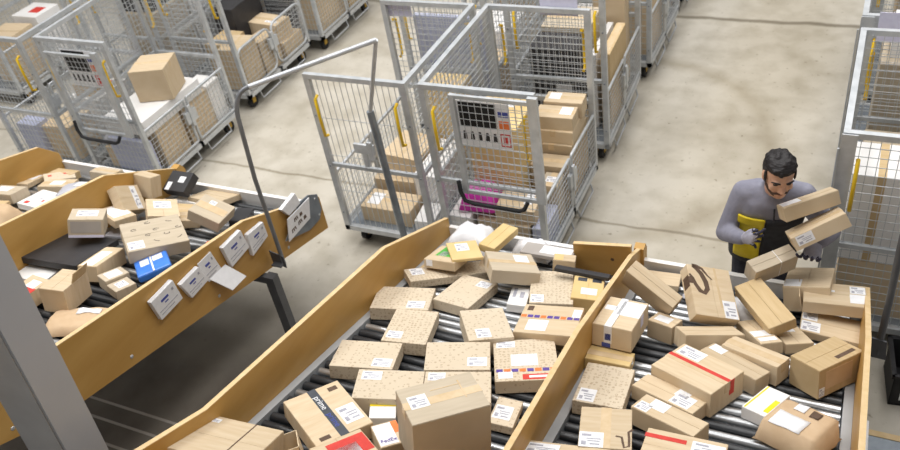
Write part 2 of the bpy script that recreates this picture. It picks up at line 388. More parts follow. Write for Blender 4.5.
for (y, z, w) in ((-.03, .105, .05), (.03, .10, .03), (-.08, .05, .06), (0.0, .055, .05), (.06, .05, .03)):
    for k in range(3): mb.box((.007, y + k * w / 3 - w / 3, z), (.002, .008, .022), Matrix.Rotation(.25 * (k - 1), 3, 'X'))
    mb.box((.007, y, z + .012), (.002, w * .8, .005))
mb.build('lettering', 'ink_brown', t)
pouch('document_pouch', 'white pouch hanging outside the right-hand chute wall', 'paper pouch', [(2.42, 1.24), (2.62, 1.19), (2.66, 1.02), (2.46, 1.05)], .262, 1, None, thick=.022, lines=False)

def arc(p0, c, p1, n=6):
    p0, c, p1 = Vector(p0), Vector(c), Vector(p1)
    return [p0 * (1 - t) ** 2 + c * 2 * t * (1 - t) + p1 * t * t for t in [i / n for i in range(n + 1)]]
# bent scanner frame on the left chute
t = thing('pipe_arch', 'bent metal pipe rising from the left chute leg to the front of the cages', 'tube frame', (-3.20, 3.16, .82))
o0 = Vector((-3.20, 3.16, .82))
def rel(ps): return [Vector(p) - o0 for p in ps]
mb = MB(); mb.tube(rel([(-3.20, 3.16, .80), (-3.20, 3.17, 1.5)] + arc((-3.20, 3.21, 1.92), (-3.20, 3.24, 2.07), (-3.13, 3.30, 2.075))), .014, 10); mb.build('upright', 'tube_grey', t)
mb = MB(); mb.tube(rel([(-3.13, 3.30, 2.075), (-2.6, 3.9, 2.10)]), .016, 10); mb.build('crossbar', 'tube_pale', t)
mb = MB(); mb.tube(rel([(-2.6, 3.9, 2.10), (-2.89, 4.08, 1.45)]), .014, 10); mb.build('strut', 'tube_pale', t)
mb = MB(); mb.tube(rel([(-2.89, 4.08, 1.46), (-2.84, 4.08, .0)]), .026, 10); mb.tube(rel([(-2.9, 4.08, .004), (-2.62, 4.0, .004)]), .004, 8); mb.build('post', 'zinc_dark', t)
mb = MB(); mb.bb((-.065, -.05, .01), (.012, .0, .0)); mb.prism([(-.08, 0), (.02, -.03), (.02, .07), (-.08, .1)], 'y', -.012, -.006); mb.build('bracket', 'pole_grey', t)
# its twin on the right chute
t = thing('tube_pole', 'dark grey vertical tube outside the right-hand chute wall', 'pole', (.335, 3.48, .72))
mb = MB(); mb.tube([(0, 0, 0), (0, .02, .35), (0, .10, .65), (0, .16, 1.4), (0, .16, 1.9)], .018, 10); mb.build('tube', 'pole_grey', t)
mb = MB(); mb.prism([(-.076, -.02), (.045, -.03), (.03, .10), (-.076, .12)], 'y', -.015, -.005); mb.build('bracket', 'pole_grey', t)
# steel column in the gap between the chutes
c = thing('steel_column', 'thick grey painted steel column in the near left corner', 'column', (-2.62, .975, 0))
mb = MB(); SH = .083
def sheared(mb, a, b):
    o = len(mb.v); mb.bb(a, b); mb.v[o:] = [(x, y + SH * z, z) for x, y, z in mb.v[o:]]
sheared(mb, (-.13, -.075, .001), (.12, .077, 3.6)); mb.build('shaft', 'column_paint', c)
mb = MB(); sheared(mb, (-.132, -.079, .001), (.105, -.0755, 3.6)); mb.build('face_plate', 'rail_grey', c)
mb = MB(); mb.bb((-.16, -.10, 0), (.16, .12, .012)); mb.build('base_plate', 'pole_grey', c)
# plywood panel across the lane end
t = thing('plywood_panel', 'low plywood panel with a hole standing beside the end of the divider', 'wooden panel', (-1.185, 3.665, rz(3.67) + .008))
mb = MB(); mb.prism([(-.18, 0), (.172, 0), (.172, .25), (-.18, .20)], 'y', -.012, .012); p = mb.build('board', 'plywood', t)
mb = MB(); mb.prism([(-.18, .2), (.172, .25), (.172, .254), (-.18, .204)], 'y', -.012, .012); mb.build('edge', 'ply_edge', t)
mb = MB(); mb.tube([(.06, -.0135, .13), (.06, -.0115, .13)], .011, 12); mb.build('finger_hole', 'ink_brown', t)
# clutter on the floor by the right wall
t = thing('plastic_crate', 'black plastic crate with a printed white side, right of the chute wall', 'crate', (.66, 3.95, 0), (0, 0, .12))
mb = MB(); mb.bb((-.2, -.15, 0), (.2, .15, .015))
for a, b in (((-.2, -.15), (.2, -.14)), ((-.2, .14), (.2, .15)), ((-.2, -.15), (-.19, .15)), ((.19, -.15), (.2, .15))): mb.bb((*a, 0), (*b, .26))
mb.build('body', 'rubber', t)
mb = MB()
for a, b in (((-.215, -.165), (.215, -.15)), ((-.215, .15), (.215, .165)), ((-.215, -.165), (-.2, .165)), ((.2, -.165), (.215, .165))): mb.bb((*a, .24), (*b, .262))
mb.build('rim', 'sheet_black', t)
mb = MB(); mb.bb((-.15, -.153, .05), (.08, -.15, .2)); lb = mb.build('printed_label', 'paper', t)
mb = MB(); [mb.bb((-.14 + .05 * k, -.155, .06 + .04 * (k % 2)), (-.105 + .05 * k, -.153, .14)) for k in range(4)]; mb.build('print', 'sheet_black', lb)
t = thing('steel_plate', 'blue-grey plate with a wooden edge on the floor, bottom right', 'floor plate', (.78, 3.2, 0))
mb = MB(); mb.bb((-.4, -.3, 0), (.4, .3, .02)); mb.build('plate', 'zinc_dark', t)
mb = MB(); mb.bb((-.4, .3, 0), (.4, .34, .025)); mb.build('wooden_edge', 'ply_edge', t)

# ---------------------------------------------------------------- roll cages
CW, CD, CT = .82, 1.22, 1.585
def make_cage(mirror, leaf, sheet, sign, front_ph, plate, label, loc, yaw=0, round_gate=False):
    t = thing('roll_cage', label, 'roll cage', (loc[0], loc[1], 0), (0, 0, yaw))
    X = (lambda x: CW - x) if mirror else (lambda x: x)
    def bb(mb, a, b): mb.bb((X(a[0]), a[1], a[2]), (X(b[0]), b[1], b[2]))
    mb = MB()
    for a, b in (((0, 0), (CW, .04)), ((0, CD - .04), (CW, CD)), ((0, 0), (.04, CD)), ((CW - .04, 0), (CW, CD)), ((0, .59), (CW, .63))): bb(mb, (*a, .17), (*b, .215))
    b0 = mb.build('base_frame', 'zinc', t)
    mb = MB(); bb(mb, (.04, .04, .2), (CW - .04, CD - .04, .215)); mb.build('deck', 'zinc_dark', t)
    for cx in (.10, CW - .10):
        for cy in (.12, CD - .12):
            mb = MB(); mb.bb((X(cx) - .04, cy - .05, .158), (X(cx) + .04, cy + .05, .17)); mb.bb((X(cx) - .03, cy - .02, .06), (X(cx) - .025, cy + .03, .16)); mb.bb((X(cx) + .025, cy - .02, .06), (X(cx) + .03, cy + .03, .16))
            c = mb.build('castor', 'yellow_caster', t)
            mb = MB(); mb.tube([(X(cx) - .02, cy + .01, .0655), (X(cx) + .02, cy + .01, .0655)], .065, 16); mb.build('wheel', 'rubber', c)
    for (x, y) in ((0, 0), (CW - .045, 0), (0, CD - .035), (CW - .045, CD - .035)):
        mb = MB(); bb(mb, (x, y, .2), (x + .045, y + .035, CT - .032)); p = mb.build('corner_post', 'zinc', t)
        for z in (.35, .8, 1.25): MB().ball((X(x + .0225), y - .002 if y < .5 else y + .037, z), (.008, .005, .008), 8, 6).build('bolt', 'zinc_dark', p)
    for a, b in (((0, 0), (CW, .035)), ((0, CD - .035), (CW, CD)), ((0, .036), (.035, CD - .036))):
        mb = MB(); bb(mb, (*a, CT - .03), (*b, CT + .006)); mb.build('top_rail', 'zinc', t)
    def panel(axis, pos, a0, a1, z0, z1, pv, ph, name='wire_panel', parent=t, wr=.0036):
        mb = MB(); n = max(2, round((a1 - a0) / pv))
        for i in range(n + 1):
            u = a0 + (a1 - a0) * i / n
            if axis == 'y': mb.bb((X(u) - wr / 2, pos - wr / 2, z0), (X(u) + wr / 2, pos + wr / 2, z1))
            else: mb.bb((X(pos) - wr / 2, u - wr / 2, z0), (X(pos) + wr / 2, u + wr / 2, z1))
        n = max(2, round((z1 - z0) / ph))
        for i in range(n + 1):
            z = z0 + (z1 - z0) * i / n
            if axis == 'y': mb.bb((X(a0), pos + .004 - wr / 2, z - wr / 2), (X(a1), pos + .004 + wr / 2, z + wr / 2))
            else: mb.bb((X(pos) + .004 - wr / 2, a0, z - wr / 2), (X(pos) + .004 + wr / 2, a1, z + wr / 2))
        return mb.build(name, 'zinc', parent)
    fp = panel('y', .016, .045, CW - .045, .23, CT - .03, .048, front_ph)
    panel('y', CD - .016, .045, CW - .045, .23, CT - .03, .048, .05)
    panel('x', .016, .035, CD - .035, .23, CT - .03, .055, .05)
    for (a, b) in (((.04, 0), (CW - .04, .025)), ((.04, CD - .025), (CW - .04, CD)), ((0, .035), (.025, CD - .035))):
        mb = MB(); bb(mb, (*a, .80), (*b, .83)); mb.build('cross_rail', 'zinc', t)
    # half-height gates on the open side
    for (y0, y1) in ((.01, .605), (.615, CD - .01)):
        mb = MB(); pts = rr((y0 + y1) / 2, .475, y1 - y0 - .03, .46, .09 if round_gate else .02, 5)
        mb.tube([(X(CW - .012), p, z) for p, z in pts] + [(X(CW - .012), *pts[0])], .0125, 8, False); g = mb.build('gate_leaf', 'zinc', t)
        panel('x', CW - .012, y0 + .03, y1 - .03, .26, .69, .05, .05, 'gate_mesh', g)
    mb = MB(); mb.bb((X(CW - .02), .53, .46), (X(CW + .012), .68, .58)); mb.bb((X(CW), .58, .42), (X(CW + .02), .62, .64)); mb.build('gate_latch', 'zinc', t, .004)
    for (x, y) in ((.095, .0), (CW - .075, .0), (.095, CD), (CW - .075, CD)):
        s = -1 if y < .5 else 1
        mb = MB(); mb.tube([(X(x), y - s * .012, 1.08), (X(x), y + s * .025, 1.095), (X(x), y + s * .03, 1.25), (X(x), y + s * .025, 1.405), (X(x), y - s * .012, 1.42)], .0115, 8); mb.build('grab_handle', 'yellow_grip', t)
    for y0 in (.18, .68):
        mb = MB(); mb.tube([(X(CW - .01), y0, .18), (X(CW + .012), y0, .09), (X(CW + .012), y0 + .34, .09), (X(CW - .01), y0 + .34, .18)], .008, 8); mb.build('bumper_loop', 'tube_pale', t)
    if leaf:
        l0, l1, dz = leaf; mb = MB()
        bb(mb, (l0, -.06, .77 + dz), (l0 + .035, -.03, 1.57 + dz)); bb(mb, (l1 - .065, -.06, .77 + dz), (l1, -.03, 1.60 + dz)); bb(mb, (l0 + .036, -.057, 1.545 + dz), (l1 - .066, -.034, 1.569 + dz)); bb(mb, (l0 + .036, -.057, .771 + dz), (l1 - .066, -.034, .80 + dz))
        lf = mb.build('door_leaf', 'zinc', t)
        panel('y', -.045, l0 + .035, l1 - .065, .80 + dz, 1.545 + dz, .048, .055, 'leaf_mesh', lf)
        mb = MB(); mb.tube([(X(l0 - .025), -.065, .88), (X(l0 - .01), -.085, .80), (X(l0 + .02), -.095, .735), (X(l0 + .085), -.095, .72), (X(l0 + .425), -.095, .715), (X(l0 + .46), -.09, .73), (X(l0 + .48), -.065, .775)], .0155, 10); mb.v = [(x, y, z + dz) for x, y, z in mb.v]; mb.build('bar_handle', 'rubber', lf)
    if plate:
        mb = MB(); bb(mb, (-.004, -.012, .2), (.075, -.002, CT)); mb.build('side_plate', 'zinc', t)
        mb = MB(); mb.tube([(X(-.012), -.02, .3), (X(-.012), -.02, 1.5)], .006, 8); mb.build('locking_rod', 'zinc', t)
    if sheet:
        y = .002
        mb = MB(); bb(mb, (.26, y, 1.15), (.64, y + .004, 1.50)); s = mb.build('info_sheet', 'paper', t)
        mb = MB(); bb(mb, (.28, y - .002, 1.30), (.545, y, 1.49)); mb.build('black_field', 'sheet_black', s)
        mb = MB(); bb(mb, (.56, y - .002, 1.31), (.63, y, 1.37)); mb.build('orange_field', 'ink_orange', s)
        mb = MB(); bb(mb, (.56, y - .002, 1.40), (.63, y, 1.44)); mb.build('blue_field', 'ink_blue', s)
        mb = MB()
        for a, b in (((.56, 1.17), (.63, 1.178)), ((.56, 1.262), (.63, 1.27)), ((.56, 1.17), (.566, 1.27)), ((.624, 1.17), (.63, 1.27)), ((.58, 1.19), (.61, 1.25))): bb(mb, (a[0], y - .002, a[1]), (b[0], y, b[1]))
        mb.build('red_frame', 'ink_red', s)
        for k in range(5):
            mb = MB(); x0 = .285 + k * .055; mb.prism([(X(x0), 1.20), (X(x0 + .03), 1.20), (X(x0 + .03), 1.23), (X(x0 + .024), 1.265), (X(x0 + .008), 1.265)], 'y', y - .002, y); mb.build('pictogram', 'ink_black', s)
    if sign:
        sx0, sx1, sy, sz0, sz1 = sign; mb = MB(); bb(mb, (sx0, sy, sz0), (sx1, sy + .004, sz1)); mb.build('paper_sign', 'paper_lilac', t)
    return t
CG = 'wire roll cages in the hall'
cages = {}
def cage(k, mirror, label, x, y, yaw=0, rg=False, leaf=None, sheet=False, sign=None, ph=.06, plate=False):
    cages[k] = make_cage(mirror, leaf, sheet, sign, ph, plate, label, (x, y), yaw, rg); cages[k]['group'] = CG
cage('c1', True, 'roll cage with the bare wire front, left of the pair behind the middle chute end', -3.51, 4.25, sign=(.57, .82, CD + .004, 1.44, 1.66), ph=.32)
cage('c2', False, 'roll cage with a black-and-white notice, behind the middle chute and holding a stack of cartons', -2.60, 4.26, leaf=(.25, .86, .0), sheet=True, sign=(.43, .72, CD + .004, 1.52, 1.66))
cage('c3', False, 'roll cage directly behind the notice cage, beside the empty aisle', -2.585, 5.74, .035)
cage('c4', False, 'third roll cage along the left edge of the empty aisle, top middle', -2.58, 7.18)
cage('c5', False, 'farthest roll cage along the left edge of the empty aisle', -2.6, 8.62)
cage('c1b', True, 'roll cage seen through the mesh behind the bare-fronted cage', -3.56, 5.76)
cage('c1c', True, 'roll cage third in the row behind the bare-fronted cage', -3.58, 7.22)
cage('l1', False, 'roll cage with a notice on its leaf holding a big tan carton, far left', -6.40, 4.42, leaf=(.13, .75, -.08), sheet=True)
cage('l2', False, 'roll cage with rounded gates full of cartons behind the big tan carton', -6.44, 5.90, .0, True)
cage('l3', False, 'roll cage at the top left of the bare floor, third in its row', -6.33, 7.22, 0)
cage('l1m', True, 'roll cage in the left corner, back to back with the big tan carton cage', -7.34, 4.36)
cage('l2m', True, 'roll cage in the top left corner behind the left corner cage', -7.34, 5.85)
cage('l3m', True, 'roll cage behind the carton-filled rounded-gate cage, top left', -7.28, 7.3)
cage('l0', False, 'roll cage cut off by the top left corner of the picture', -9.35, 5.45)
cage('r1', False, 'roll cage behind the worker with a white box in it, right edge', .0, 4.19, plate=True)
cage('r2', False, 'roll cage in the top right corner with a lilac paper sign', -.005, 5.58, plate=True, sign=(.10, .40, -.03, 1.43, 1.63))
cage('r3', False, 'farthest roll cage at the top right edge', .06, 7.0, plate=True)
mb = MB(); mb.bb((.30, -.03, .98), (.47, -.006, 1.06)); mb.bb((.43, -.05, .95), (.47, -.03, 1.1)); mb.bb((.36, -.03, .86), (.40, -.006, .98)); mb.build('latch_plate', 'zinc', cages['c1'], .004)
# ---------------------------------------------------------------- parcels
SLP = math.atan(.28)
RB = Matrix.Rotation(-SLP, 3, 'X')
def brot(yaw, a, b): return RB @ Matrix.Rotation(yaw, 3, 'Z') @ Matrix.Rotation(a, 3, 'X') @ Matrix.Rotation(b, 3, 'Y')
def facept(d, face, u, v, e):
    """u,v in -.5..5 on the face; returns point and axes"""
    x, y, z = d
    if face == 'T': return Vector((u * x, v * y, z + e)), Vector((1, 0, 0)), Vector((0, 1, 0)), (x, y)
    if face == 'F': return Vector((u * x, -y / 2 - e, z * (v + .5))), Vector((1, 0, 0)), Vector((0, 0, 1)), (x, z)
    if face == 'R': return Vector((x / 2 + e, u * y, z * (v + .5))), Vector((0, 1, 0)), Vector((0, 0, 1)), (y, z)
    if face == 'L': return Vector((-x / 2 - e, u * y, z * (v + .5))), Vector((0, -1, 0)), Vector((0, 0, 1)), (y, z)
def slab(mb, d, face, u, v, w, h, e, th=.0012):
    p, ax, ay, s = facept(d, face, u, v, e); n = ax.cross(ay); R = Matrix((ax, ay, n)).transposed()
    mb.box(p, (w * s[0], h * s[1], th), R)
def decal(t, d, spec):
    face, u, v, w, h, mat, name = spec[:7]
    mb = MB(); slab(mb, d, face, u, v, w, h, .0006); o = mb.build(name, mat, t)
    if len(spec) > 7 and spec[7]:
        mb = MB()
        for (du, dv, ww, hh) in ((-.2, .28, .4, .14), (.1, .05, .6, .06), (.1, -.1, .5, .06), (-.3, -.25, .2, .25), (.15, -.3, .4, .08)):
            slab(mb, d, face, u + du * w, v + dv * h, ww * w, hh * h, .0016, .0008)
        mb.build('print', spec[7], o)
    return o
def LB(u, v, w=.3, h=.3, face='T'): return (face, u, v, w, h, 'paper', 'shipping_label', 'ink')
def BL(u, v, w=.3, h=.3, face='T'): return (face, u, v, w, h, 'paper', 'shipping_label', None)
def TP(face, u, v, w, h, mat='tape_clear', name='tape'): return (face, u, v, w, h, mat, name, None)
def box_mesh(d, mat):
    mb = MB(); x, y, z = d
    if mat == 'cardboard_printed': return mb.bb((-x / 2, -y / 2, 0), (x / 2, y / 2, z))
    mb.bb((-x / 2, -y / 2, 0), (x / 2, y / 2, z - .003))
    g = .0006
    if x >= y: mb.bb((-x / 2 + .001, -y / 2 + .001, z - .003), (x / 2 - .001, -g, z)); mb.bb((-x / 2 + .001, g, z - .003), (x / 2 - .001, y / 2 - .001, z))
    else: mb.bb((-x / 2 + .001, -y / 2 + .001, z - .003), (-g, y / 2 - .001, z)); mb.bb((g, -y / 2 + .001, z - .003), (x / 2 - .001, y / 2 - .001, z))
    return mb
def carton(label, loc, R, d, mat='cardboard', decals=(), tape='tape_clear', group=None, name='cardboard_box', cat='box'):
    """loc = centre of the base"""
    t = thing(name, label, cat, loc, R.to_euler() if R else None, group)
    box_mesh(d, mat).build('carton', mat, t, .003)
    if tape:
        mb = MB(); x, y, z = d; dr = min(.05, z * .6)
        if x >= y:
            mb.bb((-x / 2 - .001, -.022, z), (x / 2 + .001, .022, z + .0007))
            for s in (-1, 1): mb.bb((s * x / 2, -.022, z - dr), (s * (x / 2 + .0012), .022, z))
        else:
            mb.bb((-.022, -y / 2 - .001, z), (.022, y / 2 + .001, z + .0007))
            for s in (-1, 1): mb.bb((-.022, s * y / 2, z - dr), (.022, s * (y / 2 + .0012), z))
        mb.build('tape', tape, t)
    for sp in decals: decal(t, d, sp)
    return t
def flat_box(label, loc, R, d, mat, decals=(), name='flat_parcel', cat='parcel', bev=.004):
    t = thing(name, label, cat, loc, R.to_euler() if R else None)
    mb = MB(); mb.bb((-d[0] / 2, -d[1] / 2, 0), (d[0] / 2, d[1] / 2, d[2])); mb.build('wrapping', mat, t, bev)
    for sp in decals: decal(t, d, sp)
    return t
def bag(label, loc, R, d, mat, name='poly_bag', cat='parcel', decals=(), seed=1, pw=(3.0, 3.0, .6), amp=1.0):
    """soft pillow-shaped parcel with crumpled surface and flat seams"""
    rnd = random.Random(seed); t = thing(name, label, cat, loc, R.to_euler() if R else None)
    n = 14; V = []; F = []
    ph = [rnd.uniform(0, 6.28) for _ in range(6)]
    def hgt(u, v):
        e = max(0, (1 - abs(u) ** pw[0]) * (1 - abs(v) ** pw[1]))
        return e ** pw[2] * (1 + amp * .10 * math.sin(5 * u + ph[0]) * math.cos(4 * v + ph[1]) + amp * .06 * math.sin(11 * u + 7 * v + ph[2]))
    for side in (0, 1):
        for i in range(n + 1):
            for j in range(n + 1):
                u, v = -1 + 2 * i / n, -1 + 2 * j / n
                wob = 1 + .02 * math.sin(9 * v + ph[3]) * (abs(u) > .9) + .02 * math.sin(8 * u + ph[4]) * (abs(v) > .9)
                zz = d[2] * (.12 + .88 * hgt(u, v)) if side else d[2] * .10 * (1 - hgt(u, v))
                V.append((u * d[0] / 2 * wob, v * d[1] / 2 * wob, zz))
    M = (n + 1) ** 2
    for i in range(n):
        for j in range(n):
            a = i * (n + 1) + j; F.append((a, a + 1, a + n + 2, a + n + 1)); F.append((M + a, M + a + n + 1, M + a + n + 2, M + a + 1))
    for k in range(n):
        for q in ((k, k + 1), (n * (n + 1) + k, n * (n + 1) + k + 1), (k * (n + 1), (k + 1) * (n + 1)), (k * (n + 1) + n, (k + 1) * (n + 1) + n)):
            F.append((q[0], q[1], M + q[1], M + q[0]))
    mb = MB(); mb.add(V, F, True); mb.build('wrapping', mat, t)
    for (u, v, w, h, mt, nm) in decals:
        mb = MB(); k = 5; vs = []; fs = []
        for i in range(k + 1):
            for j in range(k + 1):
                uu, vv = u + w * (i / k - .5), v + h * (j / k - .5)
                vs.append((uu * d[0] / 2, vv * d[1] / 2, d[2] * (.12 + .88 * hgt(uu, vv)) + .004))
        for i in range(k):
            for j in range(k): a = i * (k + 1) + j; fs.append((a, a + k + 1, a + k + 2, a + 1))
        mb.add(vs, fs, True); o = mb.build(nm, mt, t); s = o.modifiers.new('thick', 'SOLIDIFY'); s.thickness = .001
    return t
def text_part(parent, body, size, p, ax, ay, mat, name='lettering'):
    cu = bpy.data.curves.new('lettering', 'FONT'); cu.body = body; cu.size = size; cu.extrude = .0006; cu.align_x = 'CENTER'; cu.align_y = 'CENTER'
    o = bpy.data.objects.new('lettering_tmp', cu); COL.objects.link(o)
    bpy.context.view_layer.update()
    me = bpy.data.meshes.new_from_object(o.evaluated_get(bpy.context.evaluated_depsgraph_get())); bpy.data.objects.remove(o)
    n = bpy.data.objects.new(name, me); COL.objects.link(n); me.materials.clear(); me.materials.append(MATS[mat]); n.parent = parent
    nz = ax.cross(ay); n.matrix_local = Matrix.Translation(p) @ Matrix((ax, ay, nz)).transposed().to_4x4(); return n
def ribbon(t, pts, w, z, mat, name, close=False):
    """flat printed stroke on a top face; pts in metres"""
    mb = MB(); P = [Vector((p[0], p[1])) for p in pts]; n = len(P); vs = []; fs = []
    ws = w if isinstance(w, list) else [w] * n
    for i, p in enumerate(P):
        a = P[(i - 1) % n] if (i or close) else p; b = P[(i + 1) % n] if (i < n - 1 or close) else p
        d = (b - a).normalized(); q = Vector((-d.y, d.x)) * ws[i] / 2
        vs += [(p.x + q.x, p.y + q.y, z), (p.x - q.x, p.y - q.y, z), (p.x + q.x, p.y + q.y, z + .0008), (p.x - q.x, p.y - q.y, z + .0008)]
    for i in range(n if close else n - 1):
        a, b = i * 4, ((i + 1) % n) * 4
        fs += [(a + 2, a + 3, b + 3, b + 2), (a, b, b + 1, a + 1), (a, a + 2, b + 2, b), (a + 1, b + 1, b + 3, a + 3)]
    mb.add(vs, fs); return mb.build(name, mat, t)

